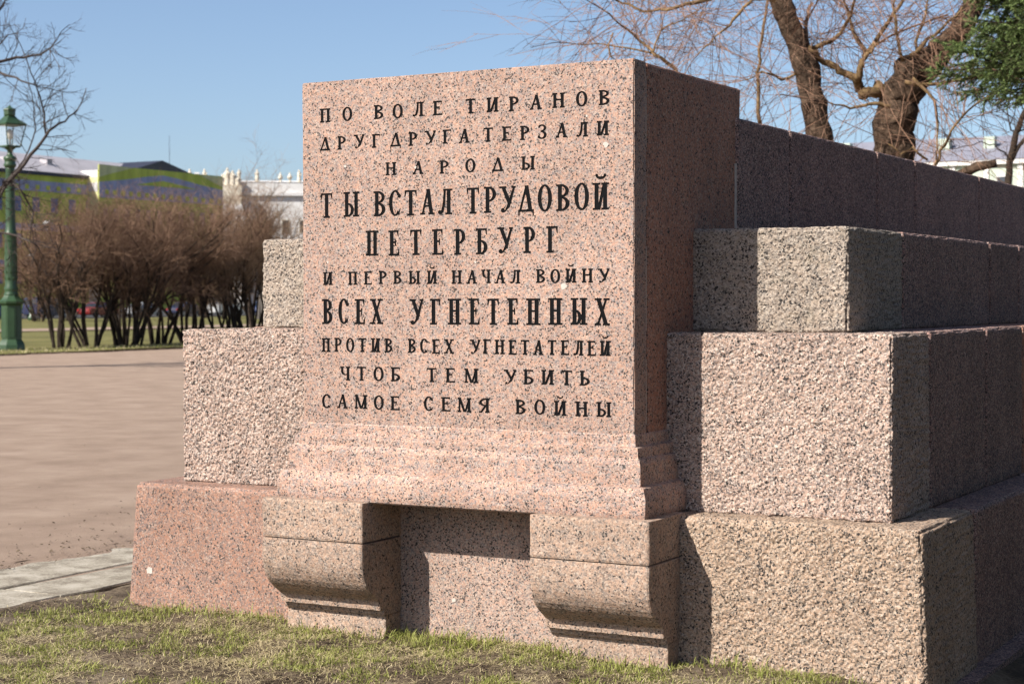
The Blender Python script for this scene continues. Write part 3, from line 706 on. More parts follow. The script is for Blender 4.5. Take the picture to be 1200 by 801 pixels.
n_ = 9000
P = np.stack([-33.5 - nrg.uniform(0, 1, n_) ** 2 * 3.5, nrg.uniform(24, 56, n_), np.full(n_, .05)], -1)
_gz = ground_z; ground_z = lambda P: np.full(len(P), .045)
tag(blades('lawn_fringe', P[:4500], .03, .13, .008, 1.3, M_STRAW), 'ragged straw coloured grass edging the sand square', 'grass', kind='stuff')
tag(blades('lawn_tufts', P[4500:], .03, .11, .008, 1.2, M_GRASS), 'ragged green grass tufts edging the sand square', 'grass', kind='stuff')
ground_z = _gz
P[:, 0] = -33.15 + nrg.normal(0, .22, n_); P[:, 2] = .03
flakes('edge_litter', P[:5000], .01, .05, M_LITTER, 'dark leaf crumbs gathered along the lawn edge', 'leaf litter')

# ------------------------------------------------------------------ woody plants
def seg_mesh(name, segs, mat, parent, sides=3, smooth=False):
    A = np.array([s[0] for s in segs], float); B = np.array([s[1] for s in segs], float)
    r0 = np.array([s[2] for s in segs]); r1 = np.array([s[3] for s in segs])
    d = B - A; d /= np.maximum(np.linalg.norm(d, axis=1, keepdims=True), 1e-9)
    ref = np.where(np.abs(d[:, 2:3]) < .9, np.array([[0, 0, 1.]]), np.array([[1., 0, 0]]))
    u = np.cross(d, ref); u /= np.linalg.norm(u, axis=1, keepdims=True); v = np.cross(d, u)
    ring0, ring1 = [], []
    for k in range(sides):
        a = 2 * np.pi * k / sides; c = u * math.cos(a) + v * math.sin(a)
        ring0.append(A - d * r0[:, None] * .3 + c * r0[:, None]); ring1.append(B + d * r1[:, None] * .3 + c * r1[:, None])
    V = np.stack(ring0 + ring1, 1).reshape(-1, 3); i = np.arange(len(segs))[:, None] * 2 * sides
    F = np.concatenate([i + [k, (k + 1) % sides, sides + (k + 1) % sides, sides + k] for k in range(sides)])
    return mesh_np(name, V, F, mat, parent, smooth)
def rand_dir(rr): return Vector((rr.gauss(0, 1), rr.gauss(0, 1), rr.gauss(0, 1))).normalized()
def grow(S, p, d, L, r, lev, rr, P):
    """P[lev] = (steps, wiggle, up, n_children, first, len_ratio, r_ratio, spread)"""
    n, wig, up, nc, first, lr, rrt, spr = P[lev]
    p = Vector(p); d = Vector(d).normalized(); r1 = r
    kids = sorted(rr.uniform(first, 1) for _ in range(max(0, int(nc + rr.uniform(-.5, .99))))) if lev + 1 < len(P) else []
    ki = 0
    for i in range(n):
        d = (d + rand_dir(rr) * wig + Vector((0, 0, up))).normalized()
        q = p + d * (L / n); r2 = r1 * (.62 ** (1 / n)) if lev + 1 < len(P) else r1 * (.35 ** (1 / n))
        S.append((tuple(p), tuple(q), r1, r2, lev))
        while ki < len(kids) and kids[ki] <= (i + 1) / n:
            t = kids[ki] * n - i; ki += 1
            o = rand_dir(rr); o = (o - d * o.dot(d)).normalized()
            cd = (d * math.cos(spr) + o * math.sin(spr * rr.uniform(.6, 1.3))).normalized()
            grow(S, p.lerp(q, max(0, min(1, t))), cd, L * lr * rr.uniform(.65, 1.2), max(.003, r2 * rrt), lev + 1, rr, P)
        p, r1 = q, r2
    return p, d
def bark(name, c, var=.3, bump=.01, scale=9, bs=25): return plain(name, c, .9, var=var, scale=scale, spec=.15, bump=bump, bscale=bs)
M_STEM = bark('shrub_bark', (.050, .036, .027))
M_TWIG = bark('shrub_twig', (.27, .165, .11), var=.5)
M_TWIG2 = bark('shrub_twig_pale', (.36, .24, .145))
M_WBARK = bark('willow_bark', (.10, .066, .045), var=.55, bump=.07, bs=11)
M_WBR = bark('willow_branch', (.26, .17, .085))
M_WTW = bark('willow_twig', (.34, .20, .135))
M_TBARK = bark('park_tree_bark', (.085, .068, .06))
M_GTREE = bark('grey_tree_bark', (.13, .115, .105))

SHRUB = [(6, .17, .02, 4.8, .42, .62, .62, .60), (5, .22, .03, 5.6, .2, .62, .55, .75), (3, .26, .03, 6.4, .15, .62, .6, .80), (3, .28, .02, 6.3, .1, .62, .75, .85), (2, .26, .0, 0, 0, 0, 0, 0)]
def make_shrub(seed, mat_t, nst=8, h=2.3, label=None):
    rr = random.Random(seed); S = []
    root = empty('bare_shrub')
    for k in range(nst):
        a = 2 * math.pi * (k + rr.uniform(-.3, .3)) / nst; tl = rr.uniform(.10, .48)
        p = Vector((math.cos(a) * rr.uniform(.1, .45), math.sin(a) * rr.uniform(.1, .45), -.03))
        grow(S, p, (math.cos(a) * tl, math.sin(a) * tl, 1), h * rr.uniform(.85, 1.2), rr.uniform(.035, .062), 0, rr, SHRUB)
    seg_mesh('stems', [s for s in S if s[4] <= 1], M_STEM, root, 5)
    seg_mesh('twigs', [s for s in S if s[4] > 1], mat_t, root, 3)
    return root, len(S)
protos = [make_shrub(s, m, n, h) for s, m, n, h in ((3, M_TWIG, 9, 2.75), (8, M_TWIG, 9, 2.6), (21, M_TWIG2, 9, 2.65))]
print('shrub segs', [p[1] for p in protos])
protos = [p[0] for p in protos]
used = set()
def place_shrub(k, x, y, sc, rz, label, group):
    o = protos[k] if k not in used else copy_tree(protos[k]); used.add(k)
    o.location = (x, y, .02); o.scale = (sc, sc, sc * random.Random(int(y * 100)).uniform(.94, 1.05)); o.rotation_euler = (0, 0, rz)
    return tag(o, label, 'shrub', group)
rr = random.Random(4)
for i, yv in enumerate((36.6, 38.2, 39.6, 40.9, 42.3, 43.7, 45.2, 46.8, 48.4)):
    k = (0, 1, 0, 1, 0, 1, 2, 0, 2)[i]
    place_shrub(k, -36.9 - rr.uniform(-.3, 1.0), yv, (1.06, 1.16, 1.20, 1.22, 1.20, 1.21, 1.16, 1.14, 1.2)[i], rr.uniform(0, 6.28),
                'leafless many stemmed brown shrub in the row beside the green lamp post' if k != 2 else 'leafless shrub with paler yellowish brown twigs at the end of the row',
                'shrub row along the sand square' if k != 2 else 'pale shrubs at the end of the row')
for i in range(15):
    yv = 78 + i * 5.2 + rr.uniform(-1.5, 1.5)
    place_shrub(i % 3, -92 - rr.uniform(0, 10), yv, rr.uniform(.9, 1.25), rr.uniform(0, 6.28), 'distant leafless shrub at the far edge of the lawn before the road', 'far shrubs along the road')

def polytree(name, base, trunks, limbs, twig_levels, mats, rr, label, cat, twn=6, twl=1.0, twr=.012, split=.02, group=None):
    """trunks / limbs: lists of (points, radii) in world space; twigs grow along the limbs"""
    root = empty(name, base); off = Vector(base)
    tag(root, label, cat, group)
    mt = MB()
    for pts, rad in trunks:
        # resample with a little wander
        q, ra = [], []
        for (a, b, r0, r1) in zip(pts[:-1], pts[1:], rad[:-1], rad[1:]):
            for k in range(4):
                t = k / 4; q.append(Vector(a).lerp(Vector(b), t) - off + rand_dir(rr) * r0 * .14); ra.append((r0 + (r1 - r0) * t) * rr.uniform(.92, 1.1))
        q.append(Vector(pts[-1]) - off); ra.append(rad[-1]); mt.tube(q, ra, 12)
    mt.build('trunk', mats[0], root, True)
    ml = MB(); S = []
    for pts, rad in limbs:
        q, ra = [], []
        for (a, b, r0, r1) in zip(pts[:-1], pts[1:], rad[:-1], rad[1:]):
            for k in range(3):
                t = k / 3; q.append(Vector(a).lerp(Vector(b), t) - off + rand_dir(rr) * max(.022, r0 * .45)); ra.append((r0 + (r1 - r0) * t) * .8 * rr.uniform(.9, 1.08))
        q.append(Vector(pts[-1]) - off); ra.append(rad[-1]); ml.tube(q, ra, 6)
        for j in range(len(q) - 1):
            dd = (q[j+1] - q[j]); ll = dd.length
            for _ in range(int(twn * ll + rr.random())):
                o = rand_dir(rr); d = dd.normalized(); o = (o - d * o.dot(d)).normalized()
                grow(S, q[j].lerp(q[j+1], rr.random()), d * .6 + o, twl * rr.uniform(.5, 1.25), min(twr, ra[j] * .6), 0, rr, twig_levels)
        grow(S, q[-1], q[-1] - q[-2], twl * .8, ra[-1], 0, rr, twig_levels)
    if ml.v: ml.build('limbs', mats[1], root, True)
    if S: seg_mesh('crown', S, mats[2], root, 3)
    return root, len(S)

# bare tree whose crown reaches in beside the lamp
RT = 40.0
def L_(pts, r0, r1, rng_=RT, dj=1.0, seed=1):
    q = random.Random(seed); n = len(pts)
    return ([at(px, py, rng_ + q.uniform(-dj, dj) * i / n) for i, (px, py) in enumerate(pts)], [r0 + (r1 - r0) * i / (n - 1) for i in range(n)])
tb = ground_at(-95, RT)
TWT = [(4, .20, .02, 4.2, .2, .55, .75, .75), (3, .24, .02, 2.6, .2, .6, .8, .75), (2, .25, .0, 0, 0, 0, 0, 0)]
_, ns = polytree('bare_tree', tb, [([tb - Vector((0, 0, .1)), at(-93, 300, RT), at(-98, 180, RT), at(-90, 60, RT), at(-100, -80, RT)], [.30, .23, .20, .16, .10])],
    [L_([(-95, 300), (-45, 262), (0, 222), (24, 200), (45, 172), (60, 152), (78, 141), (93, 128)], .085, .018, seed=1), L_([(56, 156), (52, 122), (44, 96), (30, 60)], .032, .012, seed=2),
     L_([(-96, 190), (-45, 110), (0, 72), (22, 68), (50, 64), (64, 54), (70, 46)], .07, .012, seed=3), L_([(-94, 150), (-40, 100), (0, 84), (20, 91), (42, 99), (66, 105)], .06, .010, seed=4),
     L_([(-96, 120), (-40, 60), (0, 17), (9, 2), (30, -12)], .06, .014, seed=5), L_([(-95, 330), (-50, 285), (-10, 268), (22, 275), (42, 284), (52, 300)], .06, .012, seed=6),
     L_([(-50, 290), (-10, 245), (14, 210), (26, 222), (40, 246), (36, 262), (46, 268)], .05, .010, seed=7), L_([(-95, 80), (-60, 0), (-20, -60), (20, -90)], .07, .012, seed=8),
     L_([(-95, 200), (-150, 120), (-200, 40), (-230, -60)], .08, .012, seed=9), L_([(-95, 60), (-120, -60), (-130, -160)], .08, .012, seed=10), L_([(5, 215), (30, 186), (44, 150), (40, 110)], .03, .01, seed=12), L_([(-40, 75), (0, 55), (12, 42), (24, 38)], .03, .01, seed=13)],
    TWT, (M_TBARK, M_TBARK, M_TBARK), random.Random(17), 'bare grey brown tree with knotty spreading branches beside the ornate lamp post', 'tree', twn=5.0, twl=.8, twr=.011)
print('left tree', ns)
# small grey tree far off beyond the shrub row
gb = ground_at(304, 150)
rr = random.Random(12); S = []
groot = empty('grey_tree', gb); tag(groot, 'small bare grey tree in front of the white palace', 'tree')
GT = [(6, .06, .03, 9, .35, .5, .5, .75), (4, .16, .04, 6, .2, .6, .55, .65), (3, .2, .03, 5, .2, .6, .6, .6), (3, .2, .02, 0, 0, 0, 0, 0)]
for k in range(2): grow(S, (k * .5, 0, 0), (rr.uniform(-.1, .1), rr.uniform(-.1, .1), 1), 8.0 - k, .24, 0, rr, GT)
seg_mesh('trunk', [s for s in S if s[4] == 0], M_GTREE, groot, 7); seg_mesh('crown', [s for s in S if s[4] > 0], M_GTREE, groot, 3)

# willows behind the wall
RW = 24.0
TWW = [(6, .12, -.035, 3.2, .15, .7, .6, .6), (5, .13, -.05, 2.2, .15, .7, .7, .55), (4, .12, -.05, 0, 0, 0, 0, 0)]
a0 = ground_at(966, RW)
_, ns = polytree('willow_tree', a0, [([a0 - Vector((0, 0, .1)), at(966, 250, RW), at(960, 165, RW), at(955, 125, RW), at(945, 85, RW), at(932, 45, RW), at(915, 5, RW), at(900, -50, RW), at(880, -130, RW)], [.23, .19, .175, .17, .162, .153, .145, .13, .09])],
    [L_([(908, -2), (880, 0), (850, -3), (815, 6), (782, 13), (756, 15), (730, 4), (700, -4)], .05, .014, RW, 1, 21), L_([(812, 108), (790, 82), (768, 65), (748, 48), (728, 30), (708, 14)], .045, .012, RW + 2, .8, 22),
     L_([(765, 63), (735, 58), (700, 54), (668, 52)], .022, .008, RW + 2, .6, 23), L_([(766, 62), (776, 36), (800, 26), (826, 8)], .02, .009, RW + 1.5, .6, 24), L_([(880, 5), (860, 25), (840, 45), (818, 66)], .03, .008, RW - 1, .6, 25),
     L_([(890, 150), (888, 100), (890, 60), (896, 20), (905, -40)], .045, .02, RW + 3, .8, 26), L_([(936, 60), (965, 55), (985, 40), (1000, 10), (1010, -30)], .05, .015, RW, 1, 27),
     L_([(925, 20), (890, -20), (840, -50), (780, -60), (740, -50)], .06, .014, RW, 1.5, 28), L_([(905, -30), (940, -70), (980, -90)], .06, .014, RW, 1.5, 29), L_([(945, 85), (915, 95), (892, 86), (870, 96)], .03, .008, RW, .8, 30), L_([(720, 40), (712, 58), (725, 80), (740, 100)], .018, .008, RW + 2, .5, 31)],
    TWW, (M_WBARK, M_WBR, M_WTW), random.Random(31), 'leafless willow with one leaning slender trunk behind the granite wall', 'tree', twn=13, twl=1.3, twr=.006)
print('willow A', ns)
b0 = ground_at(1046, RW)
_, ns = polytree('gnarled_willow', b0, [([b0 - Vector((0, 0, .1)), at(1048, 250, RW), at(1048, 185, RW), at(1046, 150, RW), at(1054, 120, RW), at(1068, 95, RW), at(1090, 74, RW), at(1116, 50, RW), at(1134, 22, RW), at(1146, -15, RW), at(1155, -90, RW)], [.36, .295, .265, .27, .28, .25, .21, .175, .15, .135, .09]),
     ([at(1066, 110, RW), at(1062, 88, RW - .1), at(1060, 72, RW - .1)], [.22, .19, .13]), ([at(1100, 262, RW - 1), at(1122, 207, RW - 1), at(1145, 197, RW - 1.2), at(1167, 193, RW - 1.3)], [.08, .065, .06, .055])],
    [L_([(1050, 112), (1030, 104), (1016, 114), (1008, 108), (1002, 94), (984, 84), (964, 74), (950, 60), (944, 42)], .12, .035, RW, .5, 41), L_([(1004, 96), (1008, 78), (1016, 66), (1030, 52)], .07, .02, RW, .5, 42),
     L_([(1066, 70), (1084, 50), (1112, 28), (1135, 5)], .045, .014, RW - .3, .8, 43), L_([(1016, 66), (1000, 40), (992, 15), (985, -20)], .045, .014, RW, .8, 44), L_([(1012, 70), (1040, 30), (1060, 0), (1075, -30)], .05, .015, RW, .8, 45),
     L_([(1060, 100), (1100, 100), (1140, 92), (1180, 90)], .04, .01, RW - .5, .8, 46), L_([(1044, 128), (1020, 122), (995, 128), (972, 122)], .04, .01, RW - .5, .8, 47), L_([(1070, 95), (1095, 120), (1100, 150), (1096, 190)], .035, .012, RW - .6, .6, 48),
     L_([(1096, 195), (1106, 170), (1118, 148), (1140, 125), (1170, 110)], .03, .009, RW - 1, .6, 49), L_([(1140, 0), (1110, -30), (1070, -45), (1040, -40)], .06, .014, RW, 1, 50), L_([(1140, 5), (1165, -20), (1185, -30), (1220, -20)], .06, .014, RW, 1, 51),
     L_([(1058, 75), (1050, 40), (1046, 10), (1050, -30)], .04, .012, RW - .2, .8, 52), L_([(1075, 88), (1072, 50), (1084, 20), (1090, -20)], .04, .012, RW - .2, .8, 53), L_([(1085, 190), (1070, 175), (1055, 182), (1040, 170)], .02, .008, RW - 1, .5, 54)],
    TWW, (M_WBARK, M_WBR, M_WTW), random.Random(47), 'thick gnarled willow with a broken limb and crooked side branch behind the wall', 'tree', twn=12, twl=1.2, twr=.006)
print('willow B', ns)
c0 = ground_at(1181, RW + 6)
_, ns = polytree('sapling', c0, [([c0 - Vector((0, 0, .1)), at(1181, 216, RW+6), at(1183, 188, RW+6), at(1190, 158, RW+6), at(1202, 128, RW+6), at(1210, 80, RW+6)], [.07, .06, .055, .05, .04, .02]), ([at(1184, 190, RW+6), at(1194, 172, RW+6), at(1204, 160, RW+6), at(1216, 140, RW+6)], [.04, .035, .03, .02])],
    [L_([(1188, 162), (1182, 148), (1180, 130), (1184, 110)], .022, .01, RW+6, .4, 61), L_([(1182, 186), (1165, 172), (1150, 168), (1120, 176)], .02, .008, RW+6, .4, 62), L_([(1200, 200), (1205, 180), (1212, 165)], .03, .012, RW+6, .4, 63), L_([(1190, 158), (1204, 150), (1222, 130)], .02, .01, RW+6, .4, 64)],
    TWT, (M_STEM, M_STEM, M_STEM), random.Random(9), 'thin dark sapling rising behind the far end of the wall', 'tree', twn=2.0, twl=.7, twr=.010)

# blue-green spruce whose lower branches hang in beyond the wall
M_NEED = leaf_mat('spruce_needles', (.10, .18, .06), (.29, .37, .12), .15)
def spruce(base, rr, label, z0, z1, Lmax, dz, nb, per, K, nl, nw, name='spruce_tree'):
    root = empty(name, base); tag(root, label, 'tree')
    mt = MB(); mt.tube([(0, 0, -.1), (.02, .03, z1 * .3), (.05, 0, z1 * .65), (0, .04, z1 + .2)], [.19, .16, .11, .03], 10); mt.build('trunk', M_TBARK, root, True)
    S = []; tw = []
    z = z0
    while z < z1:
        Lb = Lmax * (1 - (z - z0) / (z1 - z0 + .4)) + .25
        for k in range(nb):
            a = 2 * math.pi * (k + rr.random()) / nb; d = Vector((math.cos(a), math.sin(a), rr.uniform(.0, .25))); p = Vector((0, 0, z + rr.uniform(-.12, .12)))
            L = Lb * rr.uniform(.72, 1.12); n = 7; r_ = .022
            for i in range(n):
                d = (d + Vector((0, 0, -.10 + .035 * i)) + rand_dir(rr) * .06).normalized(); q = p + d * (L / n)
                S.append((tuple(p), tuple(q), r_, r_ * .85)); r_ *= .85
                if i >= 1:
                    for m in range(per):
                        o = d.cross(Vector((0, 0, 1))).normalized() * rr.choice((-1, 1)); e = (d * .7 + o * rr.uniform(.2, 1) + Vector((0, 0, rr.uniform(-.9, .35)))).normalized()
                        ll = rr.uniform(.14, .34) * (1.1 - .35 * i / n); s_ = p.lerp(q, rr.random()); tw.append((s_, s_ + e * ll))
                        e2 = (e + rand_dir(rr) * .7 + Vector((0, 0, -.25))).normalized(); m_ = s_ + e * ll * rr.uniform(.3, .8); tw.append((m_, m_ + e2 * ll * .6))
                p = q
            tw.append((p - d * .1, p + d * .16))
        z += dz
    for s_, e_ in tw: S.append((tuple(s_), tuple(e_), .005, .003))
    seg_mesh('branches', S, M_STEM, root, 3)
    # needles: thin blades set all round every shoot
    A = np.array([t[0] for t in tw]); D = np.array([t[1] - t[0] for t in tw]); g = np.random.default_rng(3); n = len(A)
    A2 = np.repeat(A, K, 0); D2 = np.repeat(D, K, 0); t = g.uniform(0, 1.03, (n * K, 1)); Pn = A2 + D2 * t
    dn = D2 / np.linalg.norm(D2, axis=1, keepdims=True); o = g.normal(0, 1, (n * K, 3)); o -= dn * (o * dn).sum(1, keepdims=True); o /= np.linalg.norm(o, axis=1, keepdims=True)
    nd = dn * .8 + o * .75; nd /= np.linalg.norm(nd, axis=1, keepdims=True); ln = g.uniform(.7, 1.2, (n * K, 1)) * nl; wv = np.cross(nd, o); wv /= np.linalg.norm(wv, axis=1, keepdims=True); wv *= nw
    V = np.stack([Pn - wv, Pn + wv, Pn + nd * ln], 1).reshape(-1, 3); F = np.arange(n * K * 3).reshape(-1, 3)
    mesh_np('needles', V, F, M_NEED, root)
    return root, n * K
_, nn = spruce(ground_at(1284, 22.0), random.Random(6), 'dense green spruce with drooping needle covered branches beyond the wall', 4.35, 7.3, 1.7, .15, 16, 8, 26, .044, .0062); print('needles', nn)
sp2, nn = spruce(Vector((6.7, 2.0, -.05)), random.Random(8), 'unseen low skirted spruce added to block sky light from the monument flank', .5, 6.4, 2.0, .42, 9, 3, 12, .075, .012, 'sky_blocking_spruce'); print('needles', nn)  # out-of-view spruces added to keep sky light off the flank
tag(sp2, group='unseen spruces added to shade the flank')
for x, y, sc in ((6.6, 4.9, 1.15), (6.9, 7.8, 1.1), (6.5, 10.8, 1.2), (7.3, -.7, 1.05), (8.4, -3.4, 1.0)):
    o = copy_tree(sp2); o.location = (x, y, -.05); o.scale = (sc,) * 3; o.rotation_euler = (0, 0, y)

# ------------------------------------------------------------------ lamps
M_GREEN = plain('green_cast_iron', (.036, .082, .034), .4, var=.2, scale=3, spec=.5)
M_GLASS, _n, _l, _b = new_mat('lantern_glass')
_b.inputs['Base Color'].default_value = (.9, .93, .93, 1); _b.inputs['Roughness'].default_value = .06; _b.inputs['Specular IOR Level'].default_value = .6
_nz = _n.new('ShaderNodeTexNoise'); _nz.inputs['Scale'].default_value = 9; _mr = _n.new('ShaderNodeMapRange'); _mr.inputs[3].default_value = .02; _mr.inputs[4].default_value = .14
_l.new(_nz.outputs['Fac'], _mr.inputs[0]); _l.new(_mr.outputs[0], _b.inputs['Alpha'])
M_BULB = plain('lamp_bulb', (.85, .80, .68), .3)
M_OPAL = plain('opal_globe', (.85, .86, .86), .25)
def ornate_lamp(base):
    t = empty('ornate_lamp_post', base, R(22.5)); tag(t, 'tall green cast iron lamp post with a glazed four sided lantern', 'lamp post')
    u = .02703
    MB().lathe([(.46, -.05), (.46, .04), (.45, .16), (.40, .26), (.345, .33), (.345, 1.42), (.36, 1.46), (.42, 1.50), (.43, 1.57), (.34, 1.64), (.27, 1.72), (.235, 1.78)], 8).build('pedestal', M_GREEN, t)
    for k in range(8):
        a = R(22.5 + 45 * k); m = MB(); m.prism([(-.09, .40), (.09, .40), (.09, 1.36), (-.09, 1.36)], 1, .316, .330); o = m.build('panel', M_GREEN, t); o.rotation_euler = (0, 0, a)
    MB().lathe([(.235, 1.76), (.24, 1.80), (.20, 1.86), (.215, 1.92), (.225, 2.0), (.19, 2.08), (.20, 2.3), (.205, 2.9), (.185, 3.6), (.195, 3.66), (.215, 3.72), (.195, 3.80), (.165, 3.88), (.155, 4.2), (.145, 5.85), (.15, 5.9)], 16).build('column', M_GREEN, t, True)
    rr = random.Random(2); m = MB()          # cast leaves wrapped round the lower shaft
    for j in range(7):
        for k in range(8):
            a = R(45 * k + 22.5 * (j % 2)); z = 2.2 + j * .2; r_ = .203 - .004 * j
            c = Vector((math.cos(a), math.sin(a), 0)); s_ = Vector((-math.sin(a), math.cos(a), 0))
            b = c * r_ + Vector((0, 0, z)); m.add([b - c * .02, b - s_ * .045 + Vector((0, 0, .08)), b + s_ * .045 + Vector((0, 0, .08)), b + c * .03 + Vector((0, 0, .15)), b - c * .03 + Vector((0, 0, .16))], [(0, 2, 3), (0, 3, 1), (1, 3, 4), (3, 2, 4)])
    m.build('leaf_ornament', M_GREEN, t)
    MB().lathe([(.15, 5.88), (.19, 5.93), (.21, 6.0), (.17, 6.06), (.18, 6.12), (.215, 6.18), (.20, 6.24), (.12, 6.28), (.085, 6.34), (.075, 6.42), (.11, 6.47), (.19, 6.53), (.20, 6.56)], 16).build('capital', M_GREEN, t, True)
    la = MB(); z0, z1, h0, h1 = 6.55, 7.27, .235, .375
    la.lathe([(.30, 6.54), (.36, 6.57), (.34, 6.60), (.31, 6.61)], 4)
    for k in range(4):
        a = R(90 * k); la.tube([(h0 * 1.414 * math.cos(a), h0 * 1.414 * math.sin(a), z0), (h1 * 1.414 * math.cos(a), h1 * 1.414 * math.sin(a), z1)], [.022, .022], 4)
        b = R(90 * (k + 1))
        for (h, z) in ((h0, z0 + .02), (h1, z1)): la.tube([(h * 1.414 * math.cos(a), h * 1.414 * math.sin(a), z), (h * 1.414 * math.cos(b), h * 1.414 * math.sin(b), z)], [.024, .024], 4)
    lo = la.build('lantern', M_GREEN, t); lo.rotation_euler = (0, 0, R(10))
    for k in range(4):
        a, b = R(90 * k), R(90 * (k + 1)); f = 1.40
        v = [(h0*f*math.cos(a), h0*f*math.sin(a), z0+.02), (h0*f*math.cos(b), h0*f*math.sin(b), z0+.02), (h1*f*math.cos(b), h1*f*math.sin(b), z1), (h1*f*math.cos(a), h1*f*math.sin(a), z1)]
        v += [(x * .985, y * .985, z) for x, y, z in v]
        mesh('pane', v, [(0, 1, 2, 3), (7, 6, 5, 4), (0, 4, 5, 1), (1, 5, 6, 2), (2, 6, 7, 3), (3, 7, 4, 0)], M_GLASS, lo)
    MB().lathe([(.56, 7.26), (.565, 7.30), (.42, 7.38), (.27, 7.47), (.19, 7.55), (.17, 7.58)], 4).build('roof', M_GREEN, lo)
    MB().lathe([(.17, 7.56), (.19, 7.60), (.19, 7.72), (.21, 7.75), (.20, 7.79), (.12, 7.82), (.06, 7.86), (.03, 7.9)], 8).build('vent', M_GREEN, lo)
    MB().lathe([(.03, 6.6), (.035, 6.8), (.08, 6.84), (.115, 6.95), (.10, 7.06), (.05, 7.13), (.02, 7.15)], 10).build('bulb', M_BULB, lo, True)
    return t
ornate_lamp(ground_at(13.5, 55.5) + Vector((0, 0, .04))).scale = (.96, .96, .975)
gl = empty('globe_lamp_post', ground_at(37, 146)); tag(gl, 'green lamp post with white glass globes far across the lawn', 'lamp post')
MB().lathe([(.30, -.05), (.30, .3), (.2, .4), (.17, 1.1), (.09, 1.3), (.075, 3.6), (.05, 5.0), (.04, 5.1)], 10).build('post', M_GREEN, gl, True)
arm = MB(); arm.tube([(0, 0, 4.9), (.2, .12, 4.75), (.42, .24, 4.55)], [.03, .03, .03], 6); arm.build('arm', M_GREEN, gl)
for c in ((0, 0, 5.1), (.44, .26, 4.45)):
    MB().lathe([(.09, 0), (.17, .07), (.225, .2), (.225, .28), (.17, .4), (.08, .46), (.02, .48)], 12, c).build('globe', M_OPAL, gl, True)
sl_ = empty('tall_street_lamp', ground_at(57, 205)); tag(sl_, 'slender tall street lamp with a pale flat head behind the shrubs', 'street lamp')
MB().lathe([(.16, 0), (.13, 1.2), (.08, 9.9), (.06, 10.3)], 8).build('post', plain('grey_steel', (.3, .31, .32), .5, .6), sl_, True)
MB().lathe([(.08, 10.25), (.5, 10.45), (.62, 10.6), (.60, 10.75), (.3, 10.95), (.05, 11.0)], 12).build('head', M_OPAL, sl_, True)

